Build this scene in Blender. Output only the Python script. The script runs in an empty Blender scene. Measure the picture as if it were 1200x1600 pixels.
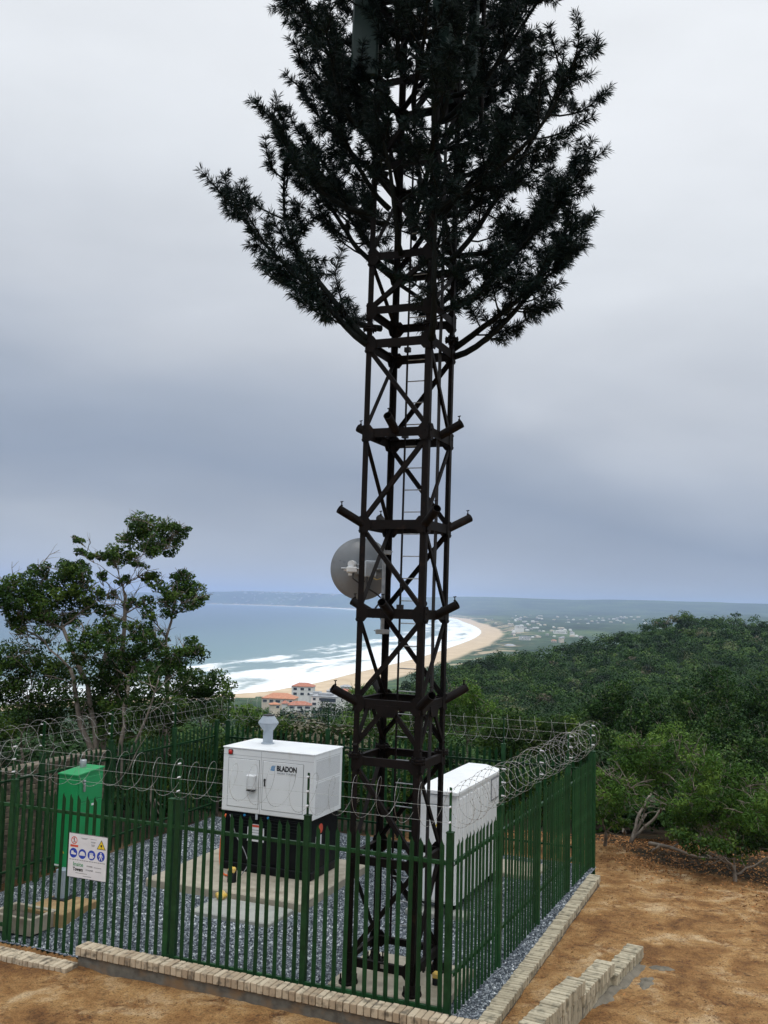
import bpy, math, random
import numpy as np
from math import sin, cos, pi, radians, sqrt, atan2, tan
from mathutils import Vector, Matrix
random.seed(7); RNG = np.random.default_rng(11)
scene = bpy.context.scene
col = scene.collection

# ------------------------------------------------------------------ camera
CAMZ = 5.4; FPX = 1500.0; PITCH = math.atan(139/1500.0); ROLL = radians(1.5)
cam = bpy.data.cameras.new('camera'); camo = bpy.data.objects.new('camera', cam); col.objects.link(camo)
cam.sensor_fit = 'VERTICAL'; cam.sensor_height = 36.0; cam.lens = FPX/1600*36
cam.clip_start = 0.1; cam.clip_end = 60000
_f = Vector((0, cos(PITCH), sin(PITCH))); _u0 = Vector((0, -sin(PITCH), cos(PITCH))); _r0 = Vector((1, 0, 0))
_r = _r0*cos(ROLL)+_u0*sin(ROLL); _u = _u0*cos(ROLL)-_r0*sin(ROLL)
camo.matrix_world = Matrix(((_r.x, _u.x, -_f.x, 0), (_r.y, _u.y, -_f.y, 0), (_r.z, _u.z, -_f.z, CAMZ), (0, 0, 0, 1)))
scene.camera = camo

def at(px, py, y):                       # photo pixel -> world point at distance y
    d = _f + _r*((px-600)/FPX) - _u*((py-800)/FPX)
    return Vector((0, 0, CAMZ)) + d*(y/d.y)
def gnd(px, py, z=0.0):                  # photo pixel -> point at height z
    d = _f + _r*((px-600)/FPX) - _u*((py-800)/FPX)
    return Vector((0, 0, CAMZ)) + d*((z-CAMZ)/d.z)

# ------------------------------------------------------------------ world, sun, exposure
def lin(r, g, b): return tuple((c/255/12.92 if c/255 <= 0.04045 else ((c/255+0.055)/1.055)**2.4) for c in (r, g, b))+(1,)
SUN_EL, SUN_AZ = radians(62), radians(172)     # azimuth from +Y towards +X
world = bpy.data.worlds.new("World"); scene.world = world; world.use_nodes = True
nt = world.node_tree; N = nt.nodes; Lk = nt.links
for n in list(N): N.remove(n)
out = N.new('ShaderNodeOutputWorld'); mixs = N.new('ShaderNodeMixShader')
bg1 = N.new('ShaderNodeBackground'); bg2 = N.new('ShaderNodeBackground')
sky = N.new('ShaderNodeTexSky'); sky.sky_type = 'NISHITA'; sky.sun_disc = False
sky.sun_elevation = SUN_EL; sky.sun_rotation = SUN_AZ; sky.air_density = 1.0; sky.dust_density = 3.0
Lk.new(sky.outputs[0], bg1.inputs[0]); bg1.inputs[1].default_value = 0.05
tc = N.new('ShaderNodeTexCoord'); sep = N.new('ShaderNodeSeparateXYZ'); Lk.new(tc.outputs['Generated'], sep.inputs[0])
def mth(op, a, b=None, c=None, clamp=False):
    m = N.new('ShaderNodeMath'); m.operation = op; m.use_clamp = clamp
    for i, v in enumerate((a, b, c)):
        if v is None: continue
        if isinstance(v, (int, float)): m.inputs[i].default_value = v
        else: Lk.new(v, m.inputs[i])
    return m.outputs[0]
mp = N.new('ShaderNodeMapping'); mp.inputs['Scale'].default_value = (1.0, 1.0, 2.6); mp.inputs['Rotation'].default_value = (0, 0.25, 0)
Lk.new(tc.outputs['Generated'], mp.inputs[0])
nz = N.new('ShaderNodeTexNoise'); nz.inputs['Scale'].default_value = 2.3; nz.inputs['Detail'].default_value = 5; nz.inputs['Roughness'].default_value = 0.45
nz.inputs['Distortion'].default_value = 0.3
Lk.new(mp.outputs[0], nz.inputs[0])
nz2 = N.new('ShaderNodeTexNoise'); nz2.inputs['Scale'].default_value = 6.0; nz2.inputs['Detail'].default_value = 4
Lk.new(mp.outputs[0], nz2.inputs[0])
# cloud deck brightness against elevation, tilted a little so the dark bank lies lower on the right
nn = mth('SUBTRACT', nz.outputs['Fac'], 0.5)
el = mth('ADD', sep.outputs['Z'], mth('MULTIPLY', nn, 0.26))
el = mth('ADD', el, mth('MULTIPLY', sep.outputs['X'], 0.20))
# keep the tilt only above the horizon haze
lowmask = mth('MULTIPLY', sep.outputs['Z'], 12.0, clamp=True)
el = mth('ADD', mth('MULTIPLY', el, lowmask), mth('MULTIPLY', sep.outputs['Z'], mth('SUBTRACT', 1.0, lowmask)))
ramp = N.new('ShaderNodeValToRGB'); Lk.new(el, ramp.inputs[0])
cr = ramp.color_ramp
stops = [(0.0, (184, 191, 199)), (0.045, (166, 175, 188)), (0.10, (152, 164, 182)), (0.17, (172, 182, 197)), (0.26, (203, 209, 218)), (0.38, (229, 234, 240)), (0.50, (240, 244, 249)), (1.0, (250, 253, 255))]
while len(cr.elements) < len(stops): cr.elements.new(0.5)
for e, (p, c) in zip(cr.elements, stops): e.position = p; e.color = lin(*c)
Lk.new(ramp.outputs[0], bg2.inputs[0])
br = mth('ADD', 1.0, mth('MULTIPLY', mth('SUBTRACT', nz2.outputs['Fac'], 0.5), 0.16))
zen = mth('ADD', 1.0, mth('MULTIPLY', mth('SUBTRACT', sep.outputs['Z'], 0.55, clamp=True), 3.2))
Lk.new(mth('MULTIPLY', br, zen), bg2.inputs[1])
mixs.inputs[0].default_value = 0.96
Lk.new(bg1.outputs[0], mixs.inputs[1]); Lk.new(bg2.outputs[0], mixs.inputs[2]); Lk.new(mixs.outputs[0], out.inputs[0])

sl = bpy.data.lights.new('sun', 'SUN'); sl.energy = 0.85; sl.angle = radians(20); sl.color = (1, 0.97, 0.93)
so = bpy.data.objects.new('sun', sl); col.objects.link(so)
# light comes from high behind the viewer
sd = Vector((sin(SUN_AZ)*cos(SUN_EL), cos(SUN_AZ)*cos(SUN_EL), sin(SUN_EL)))
so.rotation_euler = sd.to_track_quat('Z', 'Y').to_euler()
so.location = (0, 0, 30)
scene.view_settings.view_transform = 'Standard'; scene.view_settings.look = 'None'
scene.view_settings.exposure = 0.0; scene.view_settings.gamma = 1.0
scene.cycles.max_bounces = 6; scene.cycles.volume_bounces = 1; scene.cycles.volume_max_steps = 64
scene.cycles.transparent_max_bounces = 8

# ------------------------------------------------------------------ materials
MATS = {}
def mat(name, color, rough=0.6, metal=0.0, color2=None, scale=6.0, bump=0.0, bscale=None, spec=None, detail=6, contrast=(0.35, 0.65), color3=None, scale3=1.5, c3=(0.5, 0.7), stretch=None, coat=0.0, objvar=0.0):
    """principled material: base colour mottled by noise, optional second stain layer and bump"""
    m = bpy.data.materials.new(name); m.use_nodes = True; t = m.node_tree; n = t.nodes; l = t.links
    p = n['Principled BSDF']; p.inputs['Roughness'].default_value = rough; p.inputs['Metallic'].default_value = metal
    if spec is not None: p.inputs['Specular IOR Level'].default_value = spec
    if coat: p.inputs['Coat Weight'].default_value = coat
    c = n.new('ShaderNodeTexCoord'); src = c.outputs['Object']
    if stretch:
        mpn = n.new('ShaderNodeMapping'); mpn.inputs['Scale'].default_value = stretch; l.new(src, mpn.inputs[0]); src = mpn.outputs[0]
    if color2 is None: color2 = tuple(x*0.82 for x in color)
    nz = n.new('ShaderNodeTexNoise'); nz.inputs['Scale'].default_value = scale; nz.inputs['Detail'].default_value = detail; l.new(src, nz.inputs[0])
    r = n.new('ShaderNodeValToRGB'); r.color_ramp.elements[0].position = contrast[0]; r.color_ramp.elements[1].position = contrast[1]
    r.color_ramp.elements[0].color = tuple(color2)+(1,); r.color_ramp.elements[1].color = tuple(color)+(1,)
    l.new(nz.outputs['Fac'], r.inputs[0]); outc = r.outputs[0]
    if color3 is not None:
        n3 = n.new('ShaderNodeTexNoise'); n3.inputs['Scale'].default_value = scale3; n3.inputs['Detail'].default_value = 7; l.new(src, n3.inputs[0])
        r3 = n.new('ShaderNodeValToRGB'); r3.color_ramp.elements[0].position = c3[0]; r3.color_ramp.elements[1].position = c3[1]
        r3.color_ramp.elements[0].color = (0, 0, 0, 1); r3.color_ramp.elements[1].color = (1, 1, 1, 1); l.new(n3.outputs['Fac'], r3.inputs[0])
        mx = n.new('ShaderNodeMixRGB'); l.new(r3.outputs[0], mx.inputs[0]); l.new(outc, mx.inputs[1]); mx.inputs[2].default_value = tuple(color3)+(1,)
        outc = mx.outputs[0]
    if objvar:
        oi = n.new('ShaderNodeObjectInfo'); hs = n.new('ShaderNodeHueSaturation'); mr = n.new('ShaderNodeMapRange'); mr.inputs['To Min'].default_value = 1-objvar; mr.inputs['To Max'].default_value = 1+objvar
        l.new(oi.outputs['Random'], mr.inputs['Value']); l.new(mr.outputs[0], hs.inputs['Value']); l.new(outc, hs.inputs['Color']); outc = hs.outputs[0]
    l.new(outc, p.inputs['Base Color'])
    rr = n.new('ShaderNodeMath'); rr.operation = 'MULTIPLY_ADD'; l.new(nz.outputs['Fac'], rr.inputs[0]); rr.inputs[1].default_value = 0.2; rr.inputs[2].default_value = max(0.02, rough-0.1)
    l.new(rr.outputs[0], p.inputs['Roughness'])
    if bump:
        nb = n.new('ShaderNodeTexNoise'); nb.inputs['Scale'].default_value = bscale or scale*4; nb.inputs['Detail'].default_value = 5; l.new(src, nb.inputs[0])
        b = n.new('ShaderNodeBump'); b.inputs['Strength'].default_value = 0.8; b.inputs['Distance'].default_value = bump; l.new(nb.outputs['Fac'], b.inputs['Height'])
        l.new(b.outputs[0], p.inputs['Normal'])
    MATS[name] = m; return m

def foliage_mat(name, dark, mid, light, rough=0.55, trans=0.25, hue_noise=0.15, dead=None):
    m = bpy.data.materials.new(name); m.use_nodes = True; t = m.node_tree; n = t.nodes; l = t.links
    p = n['Principled BSDF']; p.inputs['Roughness'].default_value = rough; p.inputs['Specular IOR Level'].default_value = 0.15
    a = n.new('ShaderNodeAttribute'); a.attribute_name = 'tone'
    c = n.new('ShaderNodeTexCoord'); nz = n.new('ShaderNodeTexNoise'); nz.inputs['Scale'].default_value = hue_noise; nz.inputs['Detail'].default_value = 4
    l.new(c.outputs['Object'], nz.inputs[0])
    ad = n.new('ShaderNodeMath'); ad.operation = 'MULTIPLY_ADD'; l.new(nz.outputs['Fac'], ad.inputs[0]); ad.inputs[1].default_value = 0.7
    sb = n.new('ShaderNodeMath'); sb.operation = 'SUBTRACT'; l.new(a.outputs['Fac'], sb.inputs[0]); sb.inputs[1].default_value = 0.35; l.new(sb.outputs[0], ad.inputs[2])
    r = n.new('ShaderNodeValToRGB'); r.color_ramp.elements[0].color = tuple(dark)+(1,); r.color_ramp.elements[1].color = tuple(light)+(1,)
    e = r.color_ramp.elements.new(0.5); e.color = tuple(mid)+(1,)
    if dead: e = r.color_ramp.elements.new(0.9); e.color = tuple(light)+(1,); r.color_ramp.elements[-1].color = tuple(dead)+(1,)
    l.new(ad.outputs[0], r.inputs[0])
    l.new(r.outputs[0], p.inputs['Base Color'])
    tr = n.new('ShaderNodeBsdfTranslucent'); l.new(r.outputs[0], tr.inputs[0])
    mx = n.new('ShaderNodeMixShader'); mx.inputs[0].default_value = trans; l.new(p.outputs[0], mx.inputs[1]); l.new(tr.outputs[0], mx.inputs[2])
    l.new(mx.outputs[0], n['Material Output'].inputs[0])
    MATS[name] = m; return m

mat('fence_green', (0.011, 0.056, 0.017), 0.5, color2=(0.007, 0.038, 0.011), scale=9, spec=0.25, color3=(0.022, 0.085, 0.030), scale3=3.0, c3=(0.55, 0.75), objvar=0.22)
mat('steel_black', (0.0080, 0.0058, 0.0055), 0.65, color2=(0.0045, 0.0035, 0.0035), scale=5, color3=(0.020, 0.012, 0.009), scale3=9, c3=(0.6, 0.75), spec=0.14)
mat('galv', (0.42, 0.44, 0.46), 0.4, metal=0.7, color2=(0.28, 0.30, 0.32), scale=14)
mat('wire', (0.50, 0.51, 0.50), 0.4, metal=0.5, color2=(0.26, 0.25, 0.23), scale=30)
mat('white_paint', (0.83, 0.85, 0.86), 0.38, color2=(0.79, 0.81, 0.82), scale=2.5, color3=(0.66, 0.66, 0.62), scale3=4, c3=(0.62, 0.8), stretch=(1, 1, 0.35))
mat('white_trim', (0.74, 0.76, 0.77), 0.45, scale=5)
mat('gap_dark', (0.10, 0.105, 0.11), 0.7, scale=5)
mat('black_paint', (0.004, 0.0045, 0.006), 0.45, color2=(0.006, 0.007, 0.008), scale=6, spec=0.12)
mat('cab_green', (0.008, 0.27, 0.085), 0.42, color2=(0.007, 0.235, 0.072), scale=3, color3=(0.01, 0.20, 0.07), scale3=5, c3=(0.6, 0.8))
mat('grey_metal', (0.30, 0.37, 0.43), 0.45, color2=(0.25, 0.31, 0.37), scale=8)
mat('light_grey', (0.50, 0.55, 0.60), 0.45, scale=8)
mat('cowl_grey', (0.36, 0.42, 0.48), 0.5, color2=(0.31, 0.36, 0.42), scale=6)
mat('dish_grey', (0.22, 0.24, 0.26), 0.3, color2=(0.18, 0.20, 0.22), scale=3, color3=(0.16, 0.17, 0.18), scale3=6, c3=(0.6, 0.8))
mat('concrete', (0.42, 0.38, 0.30), 0.85, color2=(0.31, 0.28, 0.22), scale=5, bump=0.004, bscale=60, color3=(0.22, 0.19, 0.14), scale3=2.2, c3=(0.56, 0.74))
mat('concrete_grey', (0.33, 0.34, 0.31), 0.85, color2=(0.26, 0.27, 0.25), scale=6, bump=0.003, bscale=60)
mat('concrete_tan', (0.36, 0.25, 0.12), 0.85, color2=(0.26, 0.17, 0.08), scale=6, bump=0.004, bscale=50)
mat('mortar', (0.15, 0.145, 0.125), 0.9, color2=(0.085, 0.08, 0.068), scale=8, bump=0.01, bscale=30, color3=(0.20, 0.13, 0.07), scale3=3)
mat('mortar_wet', (0.17, 0.15, 0.115), 0.9, color2=(0.10, 0.09, 0.07), scale=8, bump=0.01, bscale=25)
mat('orange_hose', (0.75, 0.14, 0.03), 0.5, scale=9)
mat('yellow', (0.75, 0.50, 0.06), 0.6, color2=(0.6, 0.45, 0.2), scale=20)
mat('red', (0.55, 0.02, 0.015), 0.35, scale=9)
mat('red_label', (0.65, 0.09, 0.05), 0.6, scale=9)
mat('blue_label', (0.01, 0.05, 0.42), 0.5, scale=9)
mat('cyan_logo', (0.02, 0.28, 0.62), 0.5, scale=9)
mat('yellow_label', (0.80, 0.60, 0.03), 0.5, scale=9)
mat('label_white', (0.72, 0.73, 0.76), 0.5, color2=(0.66, 0.67, 0.70), scale=9)
mat('ink', (0.012, 0.012, 0.015), 0.6, scale=9)
mat('ink_grey', (0.25, 0.26, 0.28), 0.6, scale=9)
mat('ink_green', (0.02, 0.28, 0.10), 0.6, scale=9)
mat('bark_pale', (0.25, 0.215, 0.175), 0.85, color2=(0.13, 0.11, 0.09), scale=7, bump=0.01, bscale=40)
mat('bark_dark', (0.11, 0.09, 0.07), 0.85, color2=(0.055, 0.045, 0.035), scale=7, bump=0.01, bscale=40)
mat('wall_white', (0.78, 0.77, 0.74), 0.7, color2=(0.68, 0.67, 0.64), scale=0.4)
mat('wall_far', (0.40, 0.39, 0.38), 0.8, scale=0.5)
mat('wall_cream', (0.66, 0.58, 0.47), 0.7, color2=(0.58, 0.50, 0.40), scale=0.4)
mat('roof_red', (0.44, 0.18, 0.12), 0.8, color2=(0.34, 0.13, 0.08), scale=0.8)
mat('roof_orange', (0.52, 0.24, 0.14), 0.8, color2=(0.42, 0.18, 0.10), scale=0.8)
mat('roof_grey', (0.38, 0.40, 0.42), 0.8, color2=(0.30, 0.31, 0.33), scale=0.5)
mat('window_dark', (0.045, 0.055, 0.07), 0.15, scale=2)
mat('antenna_green', (0.012, 0.045, 0.038), 0.5, color2=(0.009, 0.036, 0.030), scale=4)
mat('branch_dark', (0.010, 0.014, 0.013), 0.8, color2=(0.006, 0.008, 0.008), scale=12, bump=0.006, bscale=50, spec=0.1)
foliage_mat('needle', (0.004, 0.010, 0.010), (0.007, 0.018, 0.016), (0.012, 0.030, 0.022), rough=0.5, trans=0.1, hue_noise=1.0)
foliage_mat('leaf', (0.010, 0.028, 0.007), (0.034, 0.082, 0.013), (0.115, 0.175, 0.026), hue_noise=0.5)
foliage_mat('leaf_light', (0.022, 0.058, 0.010), (0.060, 0.140, 0.020), (0.15, 0.24, 0.042), hue_noise=0.6)
foliage_mat('leaf_bush', (0.004, 0.016, 0.004), (0.019, 0.059, 0.010), (0.075, 0.135, 0.026), trans=0.15, hue_noise=0.03, dead=(0.125, 0.115, 0.075))
foliage_mat('litter', (0.09, 0.045, 0.022), (0.26, 0.12, 0.045), (0.52, 0.26, 0.10), rough=0.8, trans=0.0, hue_noise=0.7)
foliage_mat('stone', (0.035, 0.044, 0.055), (0.125, 0.150, 0.170), (0.55, 0.59, 0.62), rough=0.8, trans=0.0, hue_noise=2.0)

def brick_mat(name, c1, c2, stain):
    """face bricks: per-brick tone comes from the 'tone' attribute, with stains"""
    m = bpy.data.materials.new(name); m.use_nodes = True; t = m.node_tree; n = t.nodes; l = t.links
    p = n['Principled BSDF']; p.inputs['Roughness'].default_value = 0.85
    a = n.new('ShaderNodeAttribute'); a.attribute_name = 'tone'
    mx = n.new('ShaderNodeMixRGB'); l.new(a.outputs['Fac'], mx.inputs[0]); mx.inputs[1].default_value = tuple(c1)+(1,); mx.inputs[2].default_value = tuple(c2)+(1,)
    c = n.new('ShaderNodeTexCoord'); nz = n.new('ShaderNodeTexNoise'); nz.inputs['Scale'].default_value = 9; nz.inputs['Detail'].default_value = 8; l.new(c.outputs['Object'], nz.inputs[0])
    r = n.new('ShaderNodeValToRGB'); r.color_ramp.elements[0].position = 0.50; r.color_ramp.elements[1].position = 0.68; l.new(nz.outputs['Fac'], r.inputs[0])
    m2 = n.new('ShaderNodeMixRGB'); l.new(r.outputs[0], m2.inputs[0]); l.new(mx.outputs[0], m2.inputs[1]); m2.inputs[2].default_value = tuple(stain)+(1,)
    l.new(m2.outputs[0], p.inputs['Base Color'])
    nb = n.new('ShaderNodeTexNoise'); nb.inputs['Scale'].default_value = 70; nb.inputs['Detail'].default_value = 4; l.new(c.outputs['Object'], nb.inputs[0])
    b = n.new('ShaderNodeBump'); b.inputs['Distance'].default_value = 0.006; l.new(nb.outputs['Fac'], b.inputs['Height']); l.new(b.outputs[0], p.inputs['Normal'])
    MATS[name] = m
brick_mat('brick_tan', (0.52, 0.44, 0.32), (0.36, 0.28, 0.19), (0.15, 0.125, 0.09))
brick_mat('brick_pale', (0.46, 0.41, 0.30), (0.31, 0.27, 0.19), (0.17, 0.155, 0.11))
brick_mat('brick_wall', (0.19, 0.155, 0.11), (0.10, 0.08, 0.06), (0.04, 0.04, 0.03))

# ------------------------------------------------------------------ mesh helpers
class MB:
    def __init__(s): s.v = []; s.f = []; s.t = []; s.tone = 0.5; s.smooth = False
    def add(s, vs, fs):
        o = len(s.v); s.v.extend([tuple(v) for v in vs]); s.f.extend([tuple(i+o for i in f) for f in fs]); s.t.extend([s.tone]*len(vs)); return s
    def box(s, x0, y0, z0, x1, y1, z1, M=None):
        vs = [Vector((x, y, z)) for z in (z0, z1) for y in (y0, y1) for x in (x0, x1)]
        if M is not None: vs = [M @ v for v in vs]
        return s.add(vs, [(0, 2, 3, 1), (4, 5, 7, 6), (0, 1, 5, 4), (2, 6, 7, 3), (0, 4, 6, 2), (1, 3, 7, 5)])
    def bbox(s, x0, y0, z0, x1, y1, z1, b=0.01, M=None):
        """box with chamfered vertical and horizontal edges"""
        vs = []; X = (x0, x1); Y = (y0, y1); Z = (z0, z1)
        idx = {}
        for i in (0, 1):
            for j in (0, 1):
                for k in (0, 1):
                    sx = b if i == 0 else -b; sy = b if j == 0 else -b; sz = b if k == 0 else -b
                    for a in range(3):
                        p = Vector((X[i] + (0 if a == 0 else sx), Y[j] + (0 if a == 1 else sy), Z[k] + (0 if a == 2 else sz)))
                        idx[(i, j, k, a)] = len(vs); vs.append(p)
        fs = []
        for i in (0, 1):
            fs.append([idx[(i, 0, 0, 0)], idx[(i, 1, 0, 0)], idx[(i, 1, 1, 0)], idx[(i, 0, 1, 0)]])
            fs.append([idx[(0, i, 0, 1)], idx[(1, i, 0, 1)], idx[(1, i, 1, 1)], idx[(0, i, 1, 1)]])
            fs.append([idx[(0, 0, i, 2)], idx[(1, 0, i, 2)], idx[(1, 1, i, 2)], idx[(0, 1, i, 2)]])
            for j in (0, 1):
                fs.append([idx[(i, j, 0, 0)], idx[(i, j, 0, 1)], idx[(i, j, 1, 1)], idx[(i, j, 1, 0)]])
                fs.append([idx[(i, 0, j, 0)], idx[(i, 0, j, 2)], idx[(i, 1, j, 2)], idx[(i, 1, j, 0)]])
                fs.append([idx[(0, i, j, 1)], idx[(0, i, j, 2)], idx[(1, i, j, 2)], idx[(1, i, j, 1)]])
                for k in (0, 1): fs.append([idx[(i, j, k, a)] for a in range(3)])
        if M is not None: vs = [M @ v for v in vs]
        c = sum(vs, Vector())/len(vs); ff = []
        for f in fs:
            a, b_, d = vs[f[0]], vs[f[1]], vs[f[2]]; nrm = (b_-a).cross(d-a)
            ff.append(f if nrm.dot(sum((vs[q] for q in f), Vector())/len(f)-c) > 0 else f[::-1])
        return s.add(vs, ff)
    def bar(s, a, b, w, h=None, up=(0, 0, 1), ext=0.0):
        a = Vector(a); b = Vector(b); h = h or w; d = (b-a); L = d.length; d.normalize()
        u = Vector(up); sdir = d.cross(u)
        if sdir.length < 1e-4: sdir = d.cross(Vector((0, 1, 0)))
        sdir.normalize(); u = sdir.cross(d)
        M = Matrix(((sdir.x, d.x, u.x, a.x), (sdir.y, d.y, u.y, a.y), (sdir.z, d.z, u.z, a.z), (0, 0, 0, 1)))
        return s.box(-w/2, -ext, -h/2, w/2, L+ext, h/2, M)
    def angle(s, a, b, w, th, up):
        """L-profile bar"""
        a = Vector(a); b = Vector(b); d = (b-a); L = d.length; d.normalize(); u = Vector(up); sd_ = d.cross(u).normalized(); u = sd_.cross(d)
        M = Matrix(((sd_.x, d.x, u.x, a.x), (sd_.y, d.y, u.y, a.y), (sd_.z, d.z, u.z, a.z), (0, 0, 0, 1)))
        s.box(-w/2, 0, 0, w/2, L, th, M); s.box(-w/2, 0, -w+th, -w/2+th, L, 0, M); return s
    def tube(s, pts, r, n=8, cap=True):
        pts = [Vector(p) for p in pts]; m = len(pts); rs = r if hasattr(r, '__len__') else [r]*m
        t0 = (pts[1]-pts[0]).normalized(); ref = Vector((0, 0, 1)) if abs(t0.z) < 0.9 else Vector((1, 0, 0))
        u = t0.cross(ref).normalized(); vs = []; 
        for i in range(m):
            t = (pts[min(i+1, m-1)]-pts[max(i-1, 0)]).normalized()
            u = (u - t*u.dot(t)); u = u.normalized() if u.length > 1e-6 else t.orthogonal().normalized(); w = t.cross(u)
            for k in range(n):
                a = 2*pi*k/n; vs.append(pts[i]+(u*cos(a)+w*sin(a))*rs[i])
        fs = [(i*n+k, i*n+(k+1) % n, (i+1)*n+(k+1) % n, (i+1)*n+k) for i in range(m-1) for k in range(n)]
        if cap: fs += [tuple(range(n-1, -1, -1)), tuple((m-1)*n+k for k in range(n))]
        return s.add(vs, fs)
    def lathe(s, prof, n=24, M=None):
        vs = []
        for (r, z) in prof:
            for k in range(n):
                a = 2*pi*k/n; v = Vector((r*cos(a), r*sin(a), z)); vs.append(M @ v if M is not None else v)
        m = len(prof)
        fs = [(i*n+k, i*n+(k+1) % n, (i+1)*n+(k+1) % n, (i+1)*n+k) for i in range(m-1) for k in range(n)]
        return s.add(vs, fs)
    def disc(s, r, M, n=24, th=0.0):
        vs = [M @ Vector((r*cos(2*pi*k/n), r*sin(2*pi*k/n), 0)) for k in range(n)]
        return s.add(vs, [tuple(range(n))])
    def build(s, name, m, parent=None, smooth=None, loc=None):
        me = bpy.data.meshes.new(name); me.from_pydata(s.v, [], s.f)
        if s.t:
            at_ = me.attributes.new('tone', 'FLOAT', 'POINT'); at_.data.foreach_set('value', s.t)
        me.materials.append(MATS[m]); me.update()
        if smooth or (smooth is None and s.smooth): me.polygons.foreach_set('use_smooth', [True]*len(me.polygons))
        o = bpy.data.objects.new(name, me); col.objects.link(o)
        if parent is not None: o.parent = parent
        if loc is not None: o.location = loc
        return o

def big_mesh(name, V, Fq, m, parent=None, tone=None, smooth=False, attrs=None, k=None):
    """numpy mesh; Fq is (n,k) index array"""
    me = bpy.data.meshes.new(name); k = Fq.shape[1]; nf = Fq.shape[0]
    me.vertices.add(len(V)); me.vertices.foreach_set('co', np.ascontiguousarray(V, dtype=np.float32).ravel())
    me.loops.add(nf*k); me.loops.foreach_set('vertex_index', np.ascontiguousarray(Fq, dtype=np.int32).ravel())
    me.polygons.add(nf); me.polygons.foreach_set('loop_start', np.arange(nf, dtype=np.int32)*k)
    if smooth: me.polygons.foreach_set('use_smooth', np.ones(nf, dtype=bool))
    if tone is not None:
        a = me.attributes.new('tone', 'FLOAT', 'POINT'); a.data.foreach_set('value', np.ascontiguousarray(tone, dtype=np.float32))
    for an, av in (attrs or {}).items():
        a = me.attributes.new(an, 'FLOAT', 'POINT'); a.data.foreach_set('value', np.ascontiguousarray(av, dtype=np.float32).ravel())
    me.materials.append(MATS[m]); me.update(calc_edges=True)
    o = bpy.data.objects.new(name, me); col.objects.link(o)
    if parent is not None: o.parent = parent
    return o

def tag(o, label=None, cat=None, group=None, kind=None):
    if label: o['label'] = label
    if cat: o['category'] = cat
    if group: o['group'] = group
    if kind: o['kind'] = kind
    return o
def thing(name, loc, label, cat, rz=0.0, group=None):
    o = bpy.data.objects.new(name, None); o.empty_display_size = 0.2; col.objects.link(o); o.location = loc; o.rotation_euler = (0, 0, rz)
    return tag(o, label, cat, group)

def text_mb(txt, size, M, bold=0.0, width=None, mb=None, depth=0.0015):
    """letters as a thin mesh in the XY plane of M; width scales the line to a given length"""
    cu = bpy.data.curves.new('letters', 'FONT'); cu.body = txt; cu.size = size; cu.offset = bold; cu.extrude = depth; cu.resolution_u = 3; cu.align_x = 'CENTER'
    o = bpy.data.objects.new('letters', cu); col.objects.link(o); bpy.context.view_layer.update()
    me = o.to_mesh(); vs = [v.co.copy() for v in me.vertices]; fs = [tuple(p.vertices) for p in me.polygons]; o.to_mesh_clear()
    bpy.data.objects.remove(o); bpy.data.curves.remove(cu)
    if width and vs:
        x0 = min(v.x for v in vs); x1 = max(v.x for v in vs); k = width/(x1-x0); vs = [Vector((v.x*k, v.y, v.z)) for v in vs]
    mb = mb or MB(); mb.add([M @ v for v in vs], fs); return mb

# compound frame: s along the front fence (to the right), t away from the camera
AL = radians(23); E1 = Vector((cos(AL), -sin(AL), 0)); E2 = Vector((sin(AL), cos(AL), 0)); R0 = Vector((1.04, 13.14, 0))
def W(s, t, z=0.0): return R0 + E1*s + E2*t + Vector((0, 0, z))
RZ = -AL
S0, S1, T0, T1 = -8.95, 0.06, -0.12, 8.2     # fence lines

# ------------------------------------------------------------------ terrain function
def smooth01(x): x = np.clip(x, 0, 1); return x*x*(3-2*x)
_perm = np.random.default_rng(3).random((256, 256))
def vnoise(x, y):
    xi = np.floor(x).astype(int); yi = np.floor(y).astype(int); fx = x-xi; fy = y-yi; fx = fx*fx*(3-2*fx); fy = fy*fy*(3-2*fy)
    g = lambda a, b: _perm[a & 255, b & 255]
    return (g(xi, yi)*(1-fx)+g(xi+1, yi)*fx)*(1-fy)+(g(xi, yi+1)*(1-fx)+g(xi+1, yi+1)*fx)*fy
def fbm(x, y, o=4):
    r = 0; a = 1; s_ = 0
    for i in range(o): r = r+a*vnoise(x+i*17.3, y+i*9.1); s_ += a; a *= 0.5; x = x*2.03; y = y*2.03
    return r/s_-0.5
SEA = -105.0
SIL = np.array([(-900, 1135), (-200, 1130), (0, 1122), (300, 1122), (400, 1119), (480, 1121), (530, 1108), (560, 1090), (600, 1074), (650, 1058), (700, 1042), (740, 1032), (800, 1021), (866, 1010), (901, 1004), (947, 993), (978, 982), (1001, 975), (1031, 969), (1070, 966), (1150, 962), (1200, 968), (1400, 964), (2500, 950)], float)
RDG = np.array([(-900, 55), (0, 55), (400, 65), (480, 75), (560, 130), (620, 190), (700, 250), (900, 340), (1200, 380), (2500, 400)], float)
def px_of(x, y): return 600+1500*np.clip(x/np.maximum(y, 1e-3), -3, 3)
def coast_pts():
    px = [(-700, 1150), (-100, 1108), (372, 1084), (450, 1075), (500, 1066), (550, 1053), (600, 1041), (650, 1029), (700, 1013), (740, 998), (752, 988), (745, 980), (725, 972), (700, 965), (620, 957), (540, 951), (440, 947), (325, 943.5), (150, 940), (0, 936)]
    return np.array([tuple(gnd(a, b, SEA))[:2] for a, b in px])
COAST = coast_pts()
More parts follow.
